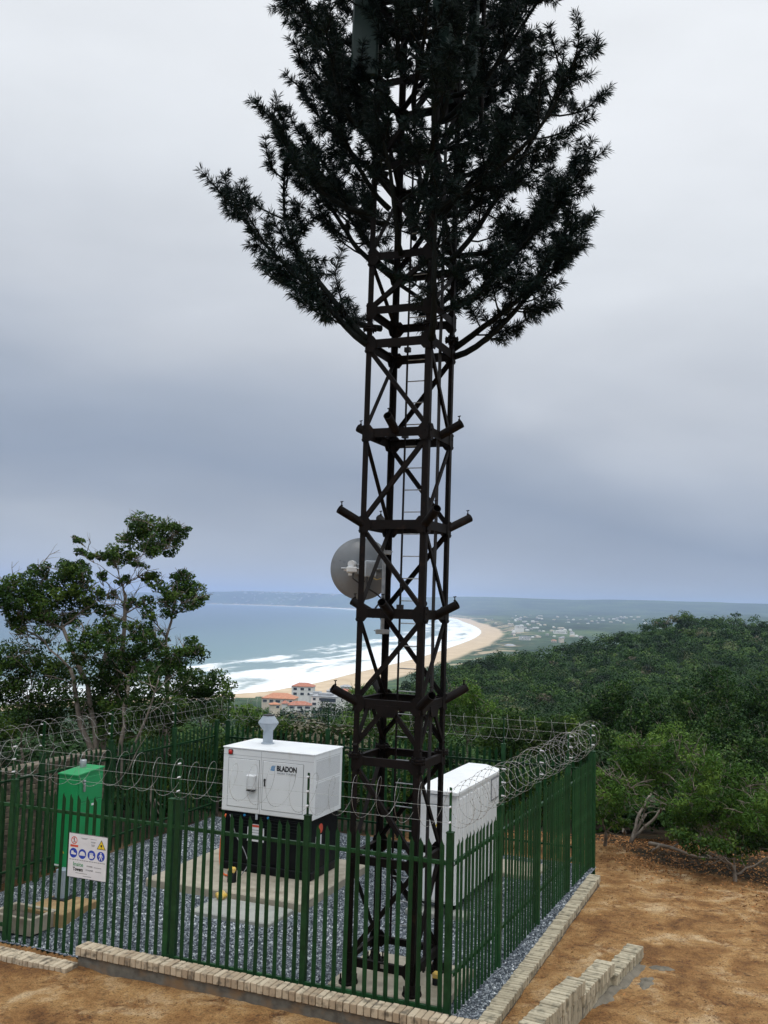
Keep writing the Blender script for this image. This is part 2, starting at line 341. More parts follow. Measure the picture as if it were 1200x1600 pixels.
def _resample(P, n):
    # Catmull-Rom through the points
    P = np.vstack([2*P[0]-P[1], P, 2*P[-1]-P[-2]]); outp = []
    for i in range(1, len(P)-2):
        for t in np.linspace(0, 1, n, endpoint=False):
            a, b, c, d = P[i-1], P[i], P[i+1], P[i+2]
            outp.append(0.5*((2*b)+(-a+c)*t+(2*a-5*b+4*c-d)*t*t+(-a+3*b-3*c+d)*t**3))
    outp.append(P[-2]); return np.array(outp)
COASTF = _resample(COAST, 5)
_cl = np.concatenate([[0], np.cumsum(np.linalg.norm(np.diff(COASTF, axis=0), axis=1))])
def coast_d(x, y):
    """signed distance inland (positive = land), and distance along the shore"""
    sh = np.shape(x); x = np.ravel(x).astype(float); y = np.ravel(y).astype(float)
    best = np.full(x.shape, 1e18); sg = np.ones(x.shape); al = np.zeros(x.shape)
    for i in range(len(COASTF)-1):
        a = COASTF[i]; b = COASTF[i+1]; d = b-a; L2 = d@d
        t = np.clip(((x-a[0])*d[0]+(y-a[1])*d[1])/L2, 0, 1); qx = a[0]+t*d[0]-x; qy = a[1]+t*d[1]-y; dd = qx*qx+qy*qy
        m = dd < best; best = np.where(m, dd, best)
        cr_ = d[0]*(y-a[1])-d[1]*(x-a[0]); sg = np.where(m, np.where(cr_ > 0, -1, 1), sg); al = np.where(m, _cl[i]+t*math.sqrt(L2), al)
    return (np.sqrt(best)*sg).reshape(sh), al.reshape(sh)
def local_st(x, y):
    dx = x-R0.x; dy = y-R0.y; return dx*E1.x+dy*E1.y, dx*E2.x+dy*E2.y
FARH = np.array([(-400, 928), (300, 927), (340, 925.5), (400, 924.5), (470, 926), (520, 928), (600, 933), (680, 932), (760, 932), (830, 935), (900, 938), (1000, 939), (1100, 943), (1200, 947), (1500, 950), (2500, 960)], float)
def ground_z(x, y, fine=True):
    r = np.hypot(x, y); px = px_of(x, y); px = np.where(y <= 0.5, np.where(x > 0, 2500, -900), px)
    hz = lambda p: 938.6+(p-600)*0.0262
    R = np.interp(px, RDG[:, 0], RDG[:, 1]); te = (hz(px)-np.interp(px, SIL[:, 0], SIL[:, 1]))/1500.0*0.99
    zr = CAMZ+R*te-2.4*smooth01((R-20)/60)-1.2
    r0 = 24.0; u = np.clip((r-r0)/(R-r0), 0, 1)
    tn = (-0.35-CAMZ)/r0*(1-u**0.55)+((zr-CAMZ)/R)*u**0.55
    z = CAMZ+r*tn
    z = np.where(r < r0, -0.12-0.23*smooth01((r-19)/5), z)
    z = z+np.clip((r-30)/60, 0, 1)*fbm(x/26, y/26)*np.minimum(5.0, 0.03*r)
    fall = zr-0.42*np.maximum(r-R, 0)-0.0*r
    zn = np.where(r > R, fall, z)
    # coastal land
    near = r > 200
    zc = np.full(np.shape(x), -200.0)
    if np.any(near):
        d, al = coast_d(x[near], y[near]); xx = x[near]; yy = y[near]; rr = r[near]; pp = px[near]
        land = SEA+np.where(d < 0, np.maximum(d*0.02, -6), np.minimum(d, 95)*0.035+smooth01((d-85)/60)*7)
        land = land+smooth01((d-90)/200)*(6+14*fbm(xx/230, yy/230, 5)*2)+smooth01((d-800)/900)*smooth01((rr-3800)/1200)*(16+90*np.maximum(0, fbm(xx/700+5, yy/450+2, 4)))+np.minimum(np.maximum(d-700, 0)*0.006, 16)
        # terrace below the near hill where the seaside houses stand
        land = np.maximum(land, np.where(d > 0, -106+(1.0-smooth01((rr-560)/430))*38, land))
        # far hills
        rc = np.interp(pp, [300, 560, 700, 1200], [17200, 15000, 13000, 12800])
        hill = smooth01((d-60)/900)*smooth01((rr-7500)/4500)
        topz = CAMZ+(hz(pp)-np.interp(pp, FARH[:, 0], FARH[:, 1]))/1500.0*rc
        amp = topz-SEA
        rid = np.exp(-((rr-rc)/2300.0)**2)
        rid2 = np.exp(-((rr-9300)/1100.0)**2)*smooth01((pp-720)/120)
        nf = fbm(xx/1500+3, yy/1500, 5)
        far = SEA+8+amp*rid*(1.0+0.30*nf)*hill+rid2*hill*(96+95*fbm(xx/900, yy/900, 4))*0.9
        far = far+smooth01((rr-14000)/6000)*20
        land = np.maximum(land, np.where(d > 100, far, -200))
        zc[near] = land
    z = np.maximum(zn, zc)
    if fine:
        s, t = local_st(x, y)
        inside = (s > S0-0.1) & (s < 0.38) & (t > -0.3) & (t < T1+0.1)
        # bank towards the viewer, lower strip in front of the coping
        front = smooth01((-0.30-t)/0.15)
        z = z+np.where(r < 30, -0.05*front, 0)
        z = z+smooth01((10.5-r)/6.5)*3.6
        bumps = (fbm(x*1.3, y*1.3, 4)*0.10+fbm(x*6, y*6, 3)*0.035)*smooth01((60-r)/30)
        side = smooth01((s-0.7)/2.0)*smooth01((40-r)/10)
        z = z+bumps*np.where(inside, 0, 1)+side*0.10*fbm(x*0.5, y*0.5)
        z = np.where(inside, -0.2, z)
    return z
def gz(x, y): return float(ground_z(np.array([float(x)]), np.array([float(y)]))[0])

# ------------------------------------------------------------------ ground materials
def ground_material():
    m = bpy.data.materials.new('ground'); m.use_nodes = True; t = m.node_tree; n = t.nodes; l = t.links
    p = n['Principled BSDF']; p.inputs['Roughness'].default_value = 0.92; p.inputs['Specular IOR Level'].default_value = 0.2
    c = n.new('ShaderNodeTexCoord')
    def noise(sc, det=6, rough=0.6, dist=0.0):
        q = n.new('ShaderNodeTexNoise'); q.inputs['Scale'].default_value = sc; q.inputs['Detail'].default_value = det; q.inputs['Roughness'].default_value = rough; q.inputs['Distortion'].default_value = dist
        l.new(c.outputs['Object'], q.inputs[0]); return q.outputs['Fac']
    def ramp(src, stops_):
        r = n.new('ShaderNodeValToRGB'); el_ = r.color_ramp.elements
        while len(el_) < len(stops_): el_.new(0.5)
        for e, (pp, cc) in zip(el_, stops_): e.position = pp; e.color = tuple(cc)+(1,) if len(cc) == 3 else cc
        l.new(src, r.inputs[0]); return r.outputs[0]
    def mix(f, a, b):
        q = n.new('ShaderNodeMixRGB'); l.new(f, q.inputs[0])
        for i, v in ((1, a), (2, b)):
            if isinstance(v, tuple): q.inputs[i].default_value = v+(1,)
            else: l.new(v, q.inputs[i])
        return q.outputs[0]
    def attr(a): q = n.new('ShaderNodeAttribute'); q.attribute_name = a; return q.outputs['Fac']
    sand = ramp(noise(1.1, 8, 0.65, 0.4), [(0.32, (0.125, 0.060, 0.024)), (0.43, (0.28, 0.147, 0.055)), (0.53, (0.39, 0.232, 0.096)), (0.64, (0.54, 0.390, 0.225))])
    soil = ramp(noise(14, 8, 0.75), [(0.38, (0.065, 0.034, 0.018)), (0.56, (0.26, 0.125, 0.045))])
    sand = mix(ramp(noise(2.6, 9, 0.74, 0.5), [(0.50, (0, 0, 0)), (0.62, (1, 1, 1))]), sand, soil)
    sand = mix(ramp(noise(11.0, 9, 0.82), [(0.54, (0, 0, 0)), (0.66, (1, 1, 1))]), sand, (0.075, 0.050, 0.030))
    under = ramp(noise(0.9, 8, 0.7), [(0.35, (0.010, 0.012, 0.006)), (0.65, (0.050, 0.030, 0.014))])
    veg = ramp(noise(0.02, 12, 0.72), [(0.36, (0.016, 0.038, 0.016)), (0.5, (0.035, 0.070, 0.028)), (0.62, (0.070, 0.105, 0.045)), (0.74, (0.16, 0.16, 0.09))])
    beach = ramp(noise(0.03, 8, 0.6), [(0.3, (0.46, 0.345, 0.215)), (0.7, (0.62, 0.50, 0.35))])
    grit = n.new('ShaderNodeMixRGB'); grit.blend_type = 'MULTIPLY'; grit.inputs[0].default_value = 1.0; l.new(sand, grit.inputs[1]); l.new(ramp(noise(38, 6, 0.8), [(0.36, (0.45, 0.42, 0.40)), (0.5, (1.0, 1.0, 1.0)), (0.66, (1.35, 1.3, 1.25))]), grit.inputs[2]); sand = grit.outputs[0]
    field = n.new('ShaderNodeMixRGB'); field.blend_type = 'MULTIPLY'; field.inputs[0].default_value = 1.0; l.new(veg, field.inputs[1]); l.new(ramp(noise(0.0016, 6, 0.7), [(0.38, (0.45, 0.5, 0.5)), (0.5, (1.0, 1.0, 1.0)), (0.62, (2.0, 1.7, 1.5))]), field.inputs[2]); veg = field.outputs[0]
    base = mix(attr('sand'), under, sand)
    base = mix(attr('farland'), base, veg)
    base = mix(attr('beach'), base, beach)
    l.new(base, p.inputs['Base Color'])
    b = n.new('ShaderNodeBump'); b.inputs['Distance'].default_value = 0.05; b.inputs['Strength'].default_value = 1.0; l.new(noise(13, 10, 0.78), b.inputs['Height']); l.new(b.outputs[0], p.inputs['Normal'])
    MATS['ground'] = m
ground_material()
def gravel_material():
    m = bpy.data.materials.new('gravel'); m.use_nodes = True; t = m.node_tree; n = t.nodes; l = t.links
    p = n['Principled BSDF']; p.inputs['Roughness'].default_value = 0.8
    c = n.new('ShaderNodeTexCoord'); v = n.new('ShaderNodeTexVoronoi'); v.inputs['Scale'].default_value = 38; l.new(c.outputs['Object'], v.inputs[0])
    sp = n.new('ShaderNodeSeparateColor'); l.new(v.outputs['Color'], sp.inputs[0])
    r = n.new('ShaderNodeValToRGB'); e = r.color_ramp.elements; e[0].color = (0.028, 0.036, 0.05, 1); e[1].color = (0.40, 0.44, 0.48, 1); q = e.new(0.55); q.color = (0.11, 0.135, 0.165, 1); l.new(sp.outputs[0], r.inputs[0])
    l.new(r.outputs[0], p.inputs['Base Color'])
    b = n.new('ShaderNodeBump'); b.inputs['Distance'].default_value = 0.03; b.invert = True; l.new(v.outputs['Distance'], b.inputs['Height']); l.new(b.outputs[0], p.inputs['Normal'])
    MATS['gravel'] = m
gravel_material()
def sea_material():
    m = bpy.data.materials.new('sea'); m.use_nodes = True; t = m.node_tree; n = t.nodes; l = t.links
    p = n['Principled BSDF']; p.inputs['Roughness'].default_value = 0.28
    def attr(a): q = n.new('ShaderNodeAttribute'); q.attribute_name = a; return q.outputs['Fac']
    def M(op, a, b=None, c=None, clamp=False):
        q = n.new('ShaderNodeMath'); q.operation = op; q.use_clamp = clamp
        for i, v in enumerate((a, b, c)):
            if v is None: continue
            if isinstance(v, (int, float)): q.inputs[i].default_value = v
            else: l.new(v, q.inputs[i])
        return q.outputs[0]
    d = attr('offshore'); al = attr('along')
    def vec(a, b):
        q = n.new('ShaderNodeCombineXYZ'); l.new(a, q.inputs[0]); l.new(b, q.inputs[1]); return q.outputs[0]
    def noise(v, sc=1.0, det=6, rough=0.6, dist=0.0):
        q = n.new('ShaderNodeTexNoise'); q.inputs['Scale'].default_value = sc; q.inputs['Detail'].default_value = det; q.inputs['Roughness'].default_value = rough; q.inputs['Distortion'].default_value = dist
        l.new(v, q.inputs[0]); return q.outputs['Fac']
    n1 = noise(vec(M('MULTIPLY', al, 1/260.0), M('MULTIPLY', d, 1/62.0)), 1.0, 9, 0.62, 0.5)
    n2 = noise(vec(M('MULTIPLY', al, 1/40.0), M('MULTIPLY', d, 1/14.0)), 1.0, 6, 0.7, 0.3)
    # how much white water there is against the distance from the sand
    r = n.new('ShaderNodeValToRGB'); l.new(M('MULTIPLY', d, 1/1000.0), r.inputs[0]); e = r.color_ramp.elements
    st = [(0.0, 1.0), (0.02, 0.72), (0.06, 0.60), (0.11, 0.66), (0.18, 0.47), (0.24, 0.58), (0.30, 0.36), (0.40, 0.20), (1.0, 0.04)]
    while len(e) < len(st): e.new(0.5)
    for q, (a, b) in zip(e, st): q.position = a; q.color = (b, b, b, 1)
    f = M('ADD', M('ADD', n1, M('MULTIPLY', M('SUBTRACT', n2, 0.5), 0.35)), r.outputs[0])
    f = M('MULTIPLY', M('SUBTRACT', f, 0.98), 7.0, clamp=True)
    rc = n.new('ShaderNodeValToRGB'); l.new(M('MULTIPLY', d, 1/3000.0), rc.inputs[0]); e = rc.color_ramp.elements
    e[0].color = (0.22, 0.30, 0.28, 1); e[1].color = (0.028, 0.075, 0.13, 1); q = e.new(0.12); q.color = (0.11, 0.215, 0.225, 1); q = e.new(0.35); q.color = (0.050, 0.125, 0.175, 1)
    mx = n.new('ShaderNodeMixRGB'); l.new(f, mx.inputs[0]); l.new(rc.outputs[0], mx.inputs[1]); mx.inputs[2].default_value = (0.80, 0.83, 0.84, 1)
    l.new(mx.outputs[0], p.inputs['Base Color'])
    l.new(M('MULTIPLY_ADD', f, 0.5, 0.28), p.inputs['Roughness'])
    c = n.new('ShaderNodeTexCoord'); mp_ = n.new('ShaderNodeMapping'); mp_.inputs['Scale'].default_value = (0.03, 0.09, 0.05); mp_.inputs['Rotation'].default_value = (0, 0, 0.5); l.new(c.outputs['Object'], mp_.inputs[0])
    b = n.new('ShaderNodeBump'); b.inputs['Distance'].default_value = 2.5; b.inputs['Strength'].default_value = 0.6; l.new(noise(mp_.outputs[0], 1, 8, 0.65), b.inputs['Height']); l.new(b.outputs[0], p.inputs['Normal'])
    MATS['sea'] = m
sea_material()

# ------------------------------------------------------------------ ground, gravel, sea
def polar_grid(az, r):
    A, Rr = np.meshgrid(az, r, indexing='ij'); return Rr*np.sin(A), Rr*np.cos(A)
def grid_faces(na, nr):
    i, j = np.meshgrid(np.arange(na-1), np.arange(nr-1), indexing='ij'); a = i*nr+j
    return np.stack([a, a+1, a+nr+1, a+nr], -1).reshape(-1, 4)[:, ::-1]
def build_ground():
    azf = np.radians(np.arange(-34, 34.01, 0.13)); az = np.concatenate([np.radians(np.arange(-180, -34, 4.0)), azf, np.radians(np.arange(36, 180.1, 4.0))])
    r = [0.5, 3, 6, 8, 9.5]; rr = 10.5
    while rr < 25000:
        r.append(rr); rr += 0.07 if rr < 26 else min(max(0.07, (rr-20)*0.022), 14 if rr < 5000 else rr*0.012)
    r = np.array(r+[25000.0]); x, y = polar_grid(az, r); z = ground_z(x, y)
    R = np.hypot(x, y); px = px_of(x, y)
    s, t = local_st(x, y)
    # clearing edge, from the photo's line between sand and bush
    pts = [(-40, 60), (-12.5, 18), (-9.6, 15.5), (-9.2, 22.0)]+[tuple(gnd(a, b, -0.1))[:2] for a, b in ((640, 1290), (925, 1290), (985, 1318), (1060, 1345), (1200, 1372), (1400, 1398))]+[(40, 12)]
    pts = sorted(pts); PX = [p[0] for p in pts]; PY = [p[1] for p in pts]
    edge = np.interp(x, PX, PY); nb = fbm(x*0.9, y*0.9, 4)*1.6
    sandm = smooth01((edge+nb-y)/0.9+0.5)*np.where(R < 45, 1, 0); sandm = np.where((y < 9), 1.0, sandm)
    sandm = np.where((s < S0+0.1) & (t > 0.0) & (R < 60), sandm*0.25, sandm)
    d, al = coast_d(x, y)
    far = smooth01((R-150)/150)
    w = 80+30*fbm(al/300, al*0+2, 3); beach = smooth01((w-d)/18+0.5)*np.where(R > 500, 1, 0)
    dune = smooth01((210-d)/60)*smooth01(fbm(x/45, y/45, 4)*7-0.2)*np.where(R > 1500, 0.7, 0)
    beach = np.maximum(beach, dune)
    o = big_mesh('ground', np.stack([x, y, z], -1).reshape(-1, 3), grid_faces(len(az), len(r)), 'ground', smooth=True, attrs=dict(sand=sandm, farland=far, beach=beach))
    tag(o, kind='structure')
build_ground()
def build_sea():
    az = np.radians(np.arange(-60, 60.01, 0.12)); r = [400.0]
    while r[-1] < 26000: r.append(r[-1]+min(max(3.0, (r[-1]-600)*0.006), 150))
    r = np.array(r); x, y = polar_grid(az, r); d, al = coast_d(x, y)
    z = np.full_like(x, SEA)+np.where(-d > 20, 1.1*np.maximum(0, fbm(al/170, -d/34, 4))*smooth01((600+d)/300), 0)
    o = big_mesh('sea', np.stack([x, y, z], -1).reshape(-1, 3), grid_faces(len(az), len(r)), 'sea', smooth=True, attrs=dict(offshore=np.maximum(-d, 0), along=al))
    tag(o, kind='structure')
build_sea()
def build_gravel():
    n = 110; s = np.linspace(S0-0.05, 0.378, n); t = np.linspace(-0.27, T1+0.1, n); Sg, Tg = np.meshgrid(s, t, indexing='ij')
    x = R0.x+Sg*E1.x+Tg*E2.x; y = R0.y+Sg*E1.y+Tg*E2.y; z = 0.0+fbm(x*2, y*2)*0.03-0.13*smooth01((-4.6-Sg)/1.6)*smooth01((1.2-Tg)/1.0)
    o = big_mesh('gravel_bed', np.stack([x, y, z], -1).reshape(-1, 3), grid_faces(n, n), 'gravel', smooth=True); tag(o, kind='structure')
    # loose stones on the bed
    k = 42000; ss = RNG.uniform(S0, 0.35, k); tt = RNG.uniform(-0.25, T1, k)**1.0
    keep = ~(((ss > -7.0) & (ss < -3.6) & (tt > 2.7) & (tt < 5.7)) | ((ss > -5.35) & (ss < -3.75) & (tt > 1.8) & (tt < 2.7)) | ((ss > -1.8) & (ss < -0.2) & (tt < 1.4)) | ((ss > -7.8) & (ss < -6.9) & (tt > 0.5) & (tt < 1.65)) | ((ss > -1.95) & (ss < -1.1) & (tt > 3.7) & (tt < 6.5)))
    ss = ss[keep]; tt = tt[keep]; k = len(ss); x = R0.x+ss*E1.x+tt*E2.x; y = R0.y+ss*E1.y+tt*E2.y; z = 0.006+fbm(x*2, y*2)*0.03-0.13*smooth01((-4.6-ss)/1.6)*smooth01((1.2-tt)/1.0)
    octa = np.array([(1, 0, 0), (0, 1, 0), (-1, 0, 0), (0, -1, 0), (0, 0, 1)], float)
    a = RNG.uniform(0, 2*pi, k); sc = RNG.uniform(0.009, 0.024, (k, 1, 1))*RNG.uniform(0.6, 1.4, (k, 5, 3))
    v = octa[None]*sc; cx, sx = np.cos(a)[:, None], np.sin(a)[:, None]
    vx = v[..., 0]*cx-v[..., 1]*sx; vy = v[..., 0]*sx+v[..., 1]*cx
    V = np.stack([vx+x[:, None], vy+y[:, None], v[..., 2]+z[:, None]], -1).reshape(-1, 3)
    F = (np.array([(0, 1, 4), (1, 2, 4), (2, 3, 4), (3, 0, 4)])[None]+(np.arange(k)*5)[:, None, None]).reshape(-1, 3)
    o = big_mesh('gravel_stones', V, F, 'stone', tone=np.repeat(RNG.uniform(0, 1, k)**2.1, 5))
    tag(o, 'loose grey blue crushed stones covering the floor of the fenced compound', 'gravel', kind='stuff')
build_gravel()

# ------------------------------------------------------------------ foliage
def leaf_quads(P, Nrm, size, aspect=0.5, jit=0.9, rng=RNG):
    """diamond leaves at points P with normals near Nrm"""
    n = len(P); nr = Nrm+rng.normal(0, jit, (n, 3)); nr /= np.linalg.norm(nr, axis=1, keepdims=True)+1e-9
    a = rng.normal(0, 1, (n, 3)); a -= nr*np.sum(a*nr, 1, keepdims=True); a /= np.linalg.norm(a, axis=1, keepdims=True)+1e-9
    b = np.cross(nr, a); s = (size*rng.uniform(0.6, 1.3, n))[:, None] if np.ndim(size) == 0 else (size*rng.uniform(0.6, 1.3, n))[:, None]
    V = np.stack([P-a*s, P-b*s*aspect+nr*s*0.12, P+a*s, P+b*s*aspect+nr*s*0.12], 1).reshape(-1, 3)
    return V
def qfaces(n): return np.arange(n*4).reshape(-1, 4)
def clump_points(centers, radii, per, flat=0.75, shell=0.55, rng=RNG):
    """leaf points in lobed, uneven clumps"""
    P = []; Nn = []; T = []
    for c, r in zip(centers, radii):
        m = max(8, int(per*r*r)); nl = max(6, int(12*r+5))
        ld = rng.normal(0, 1, (nl, 3)); ld /= np.linalg.norm(ld, axis=1, keepdims=True)
        lc = ld*r*rng.uniform(0.35, 0.85, (nl, 1)); lr = r*rng.uniform(0.22, 0.48, nl); lt = rng.uniform(0.15, 0.8, nl)
        w = lr**2; w /= w.sum(); k = rng.choice(nl, m, p=w)
        d = rng.normal(0, 1, (m, 3)); d /= np.linalg.norm(d, axis=1, keepdims=True)
        rad = rng.uniform(shell, 1.0, m)**0.7
        p = lc[k]+d*(lr[k]*rad)[:, None]; p[:, 2] *= flat
        P.append(p+np.array(c)); Nn.append(d+np.array([0, 0, 0.5])); T.append(np.clip(lt[k]+rng.normal(0, 0.14, m), 0, 1))
    return np.vstack(P), np.vstack(Nn), np.concatenate(T)
def curve_path(a, b, sag=0.15, n=7, rnd=random):
    a = Vector(a); b = Vector(b); L = (b-a).length; o = Vector((rnd.uniform(-1, 1), rnd.uniform(-1, 1), rnd.uniform(-0.3, 1)))*L*sag; pts = []
    for i in range(n):
        t = i/(n-1); p = a.lerp(b, t)+o*4*t*(1-t)*0.5
        if 0 < i < n-1: p += Vector((rnd.uniform(-1, 1), rnd.uniform(-1, 1), rnd.uniform(-1, 1)))*L*0.025
        pts.append(p)
    return pts
def make_tree(name, label, cat, base, clumps, tr=0.10, leaf='leaf', lsize=0.05, per=3000, bark='bark_pale', group=None, hubs=None, flat=0.75, twigs=6, bare=0, asp=0.5, tops=None):
    """clumps: list of (centre, radius) in world space; trunk forks through the hubs to each clump"""
    base = Vector(base); T = thing(name, base, label, cat, 0, group)
    mb = MB(); hubs = [Vector(h) for h in (hubs or [])]
    if not hubs:
        cc = sum((Vector(c) for c, r in clumps), Vector())/len(clumps); hubs = [base.lerp(cc, 0.45)]
    for h in hubs:
        p = curve_path(base, h, 0.12, 8); mb.tube([q-base for q in p], [tr*(1-0.45*i/7) for i in range(8)], 7)
    ends = []; nodes = []
    for h in hubs:
        for i in range(3, 8): nodes.append((base.lerp(h, i/7), tr*(1-0.45*i/7)))
    for c, r in sorted(clumps, key=lambda q: min((Vector(q[0])-h).length for h in hubs)):
        c = Vector(c); h, hr = min(nodes, key=lambda q: (q[0]-c).length*random.uniform(0.9, 1.15)+max(0, q[0].z-(c.z-0.5*(q[0]-c).length))*2.2+0.15/(q[1]*40+0.3)); p = curve_path(h, c, 0.16, 8)
        h_r = min(hr*0.8, tr*0.5); rs_ = [h_r*(1-0.72*i/7) for i in range(8)]
        mb.tube([q-base for q in p], rs_, 6); nodes += [(p[i], rs_[i]) for i in (2, 4, 6)]
        for k in range(twigs):
            d = Vector((random.gauss(0, 1), random.gauss(0, 1), random.gauss(0.35, 0.8))).normalized()
            st = p[random.randint(4, 7)]; q = curve_path(st, c+d*r*random.uniform(0.6, 0.95), 0.2, 5); mb.tube([v-base for v in q], [tr*0.14*(1-0.7*i/4)+0.002 for i in range(5)], 4)
            ends.append(st)
    lown = [q for q in nodes if q[0].z < max(w_[0].z for w_ in nodes)-0.25*(max(w_[0].z for w_ in nodes)-base.z)] or nodes
    for k in range(bare):
        st = random.choice(ends) if (ends and k % 4 == 0) else random.choice(lown)[0]; d = Vector((random.gauss(0, 1), random.gauss(0, 1), random.gauss(0.6, 0.7))).normalized()
        L = random.uniform(0.4, 0.85)*(3.2*(tr/0.1)**0.5)*0.35; q = curve_path(st, st+d*L, 0.25, 6); mb.tube([v-base for v in q], [0.012*(1-0.75*i/5)+0.002 for i in range(6)], 4)
        for j in range(3):
            s0 = q[random.randint(2, 4)]; dd = (d+Vector((random.gauss(0, .6), random.gauss(0, .6), random.gauss(0.2, .5)))).normalized(); qq = curve_path(s0, s0+dd*L*0.45, 0.2, 4); mb.tube([v-base for v in qq], [0.006, 0.005, 0.004, 0.002], 3)
    mb.build('trunk', bark, T, smooth=True)
    P, Nn, tn = clump_points([tuple(Vector(c)-base) for c, r in clumps], [r for c, r in clumps], per, flat)
    V = leaf_quads(P, Nn, lsize, asp); big_mesh('crown', V, qfaces(len(P)), leaf, T, tone=np.repeat(tn, 4))
    return T
def pcl(lst, y0, dy=0.8, sc=1.0):
    """clumps given as photo pixel, pixel radius, at about the distance y0"""
    o = []
    for (px, py, r) in lst:
        y = y0+random.uniform(-dy, dy); o.append((at(px, py, y), r/FPX*y*sc*1.3))
    return o

# ------------------------------------------------------------------ fences
PALE_H = 2.28
def pale_mb(h=PALE_H, z0=0.06):
    """W-section palisade pale with a pointed head"""
    prof = [(-0.032, 0.0), (-0.014, -0.020), (0.0, -0.012), (0.014, -0.020), (0.032, 0.0)]
    tops = [h-0.085, h-0.035, h, h-0.035, h-0.085]; th = 0.004; mb = MB(); vs = []
    for off in (0, th):
        for (x, y), tp in zip(prof, tops): vs += [(x, y+off, z0), (x, y+off, tp)]
    n = len(prof); fs = []
    for i in range(n-1):
        a = i*2; fs.append((a, a+2, a+3, a+1)); b = 2*n+i*2; fs.append((b, b+1, b+3, b+2)); fs.append((a+1, a+3, b+3, b+1)); fs.append((a, b, b+2, a+2))
    fs.append((0, 1, 2*n+1, 2*n)); fs.append((2*n-2, 4*n-2, 4*n-1, 2*n-1))
    return mb.add(vs, fs)
_pale = None
def palisade(name_label, a, b, posts, ext_posts, gate=None, low=0.35, high=1.97, outward=1, spacing=0.153, coil=True, coil_z=2.70, pale_top=0.0):
    """fence from a to b; local x runs along it, -y is the outside"""
    global _pale
    a = Vector(a); b = Vector(b); d = b-a; L = d.length; rz = atan2(d.y, d.x)
    T = thing('palisade_fence', a, name_label, 'fence', rz, 'green palisade fences around the compound')
    # posts
    for x in posts:
        if x < 0.01 and 'front' not in name_label: continue      # corner post belongs to the neighbouring fence
        mb = MB(); mb.bbox(x-0.045, 0.010, -0.25, x+0.045, 0.095, 2.36, 0.006); mb.bbox(x-0.05, 0.005, 2.352, x+0.05, 0.10, 2.374, 0.004)
        po = mb.build('post', 'fence_green', T)
        if x in ext_posts:
            m2 = MB(); m2.box(x-0.018, 0.035, 2.372, x+0.018, 0.039, 2.95); m2.box(x-0.018, 0.039, 2.372, x-0.014, 0.071, 2.95); m2.build('post_extension', 'fence_green', po)
            for z in (2.50, 2.70, 2.90): m3 = MB(); m3.tube([(x, 0.035, z), (x, -0.03, z)], [0.014, 0.010], 6); m3.build('insulator', 'label_white', po)
    ps = sorted(posts)
    for i in range(len(ps)-1):
        x0, x1 = ps[i]+0.045, ps[i+1]-0.045
        for z in (low, high):
            if gate and gate[0]-0.01 <= ps[i] and ps[i+1] <= gate[1]+0.01:
                z = {low: -0.15, high: high}[z]
                mb = MB(); mb.bbox(x0+0.01, 0.012, z-0.025, x1-0.01, 0.05, z+0.025, 0.004); mb.build('gate_rail', 'fence_green', T)
            else:
                mb = MB(); mb.box(x0, 0.010, z-0.025, x1, 0.015, z+0.025); mb.box(x0, 0.015, z+0.020, x1, 0.055, z+0.025); mb.build('rail', 'fence_green', T)
    if _pale is None:
        me = pale_mb(); o = me.build('pale', 'fence_green', T); _pale = o; first = True
    else: first = False
    x = ps[0]+0.12; k = 0
    while x < ps[-1]-0.08:
        if min(abs(x-q) for q in ps) > 0.075:
            if first and k == 0: o = _pale
            else: o = _pale.copy(); col.objects.link(o); o.parent = T
            o.location = (x, random.uniform(-0.002, 0.001), random.uniform(-0.008, 0.004)+pale_top); o.rotation_euler = (0, random.gauss(0, 0.005), 0)
            if gate and gate[0] < x < gate[1]: o.scale = (1, 1, 1.11); o.location.z -= 0.255
            k += 1
        x += spacing
    if coil:
        mb = MB(); r = 0.275; pitch = 0.325; pts = []; nt_ = int((L-0.1)/pitch); n = nt_*26
        ph = random.uniform(0, 6)
        for i in range(n+1):
            u = i/26; an = 2*pi*u+ph; wob = 0.015*sin(u*2.7+ph)+0.01*sin(u*5.1); sk = 0.035*sin(an)
            pts.append(Vector((0.05+u*pitch+sk+0.03*sin(u*1.9), 0.02+cos(an)*(r+wob)*0.9, coil_z+sin(an)*(r+wob)-0.03*sin(u*pitch*3))))
        mb.tube(pts, 0.0023, 4)
        for i in range(0, n, 1):                                    # razor barbs
            p = pts[i]; q = pts[i+1]; dd = (q-p).normalized(); c = (p+q)/2; up = dd.cross(Vector((1, 0.3, 0))).normalized(); L_ = 0.017
            mb.add([c-dd*L_, c+up*0.0065, c+dd*L_, c-up*0.0065], [(0, 1, 2, 3)])
        mb.build('razor_coil', 'wire', T)
        m2 = MB()
        for z in (2.50, 2.70, 2.90):
            m2.tube([(0.0, -0.02, z), (L*0.25, -0.02, z-0.015), (L*0.5, -0.02, z-0.02), (L*0.75, -0.02, z-0.012), (L, -0.02, z)], 0.0017, 4)
        m2.build('strand_wire', 'wire', T)
    return T
fp = [0.0, 1.53, 4.62, 6.82, 8.95]
T_front = palisade('front palisade fence with the warning sign, standing on the pale brick coping', W(S0, T0-0.12), W(S1, T0), [x+1e-9*0 for x in (0.0, 1.53, 4.55, 4.68, 6.82, 8.93)], (1.53, 4.68, 6.82, 8.93), gate=(1.53, 4.55), low=0.10)
L_r = T1-T0
palisade('right palisade fence running beside the brick edging and bare sand', W(S1, T0), W(S1+0.26, T1), [0.0, 2.10, 4.25, 6.35, L_r-0.02], (2.10, 4.25, 6.35, L_r-0.02), low=0.55)
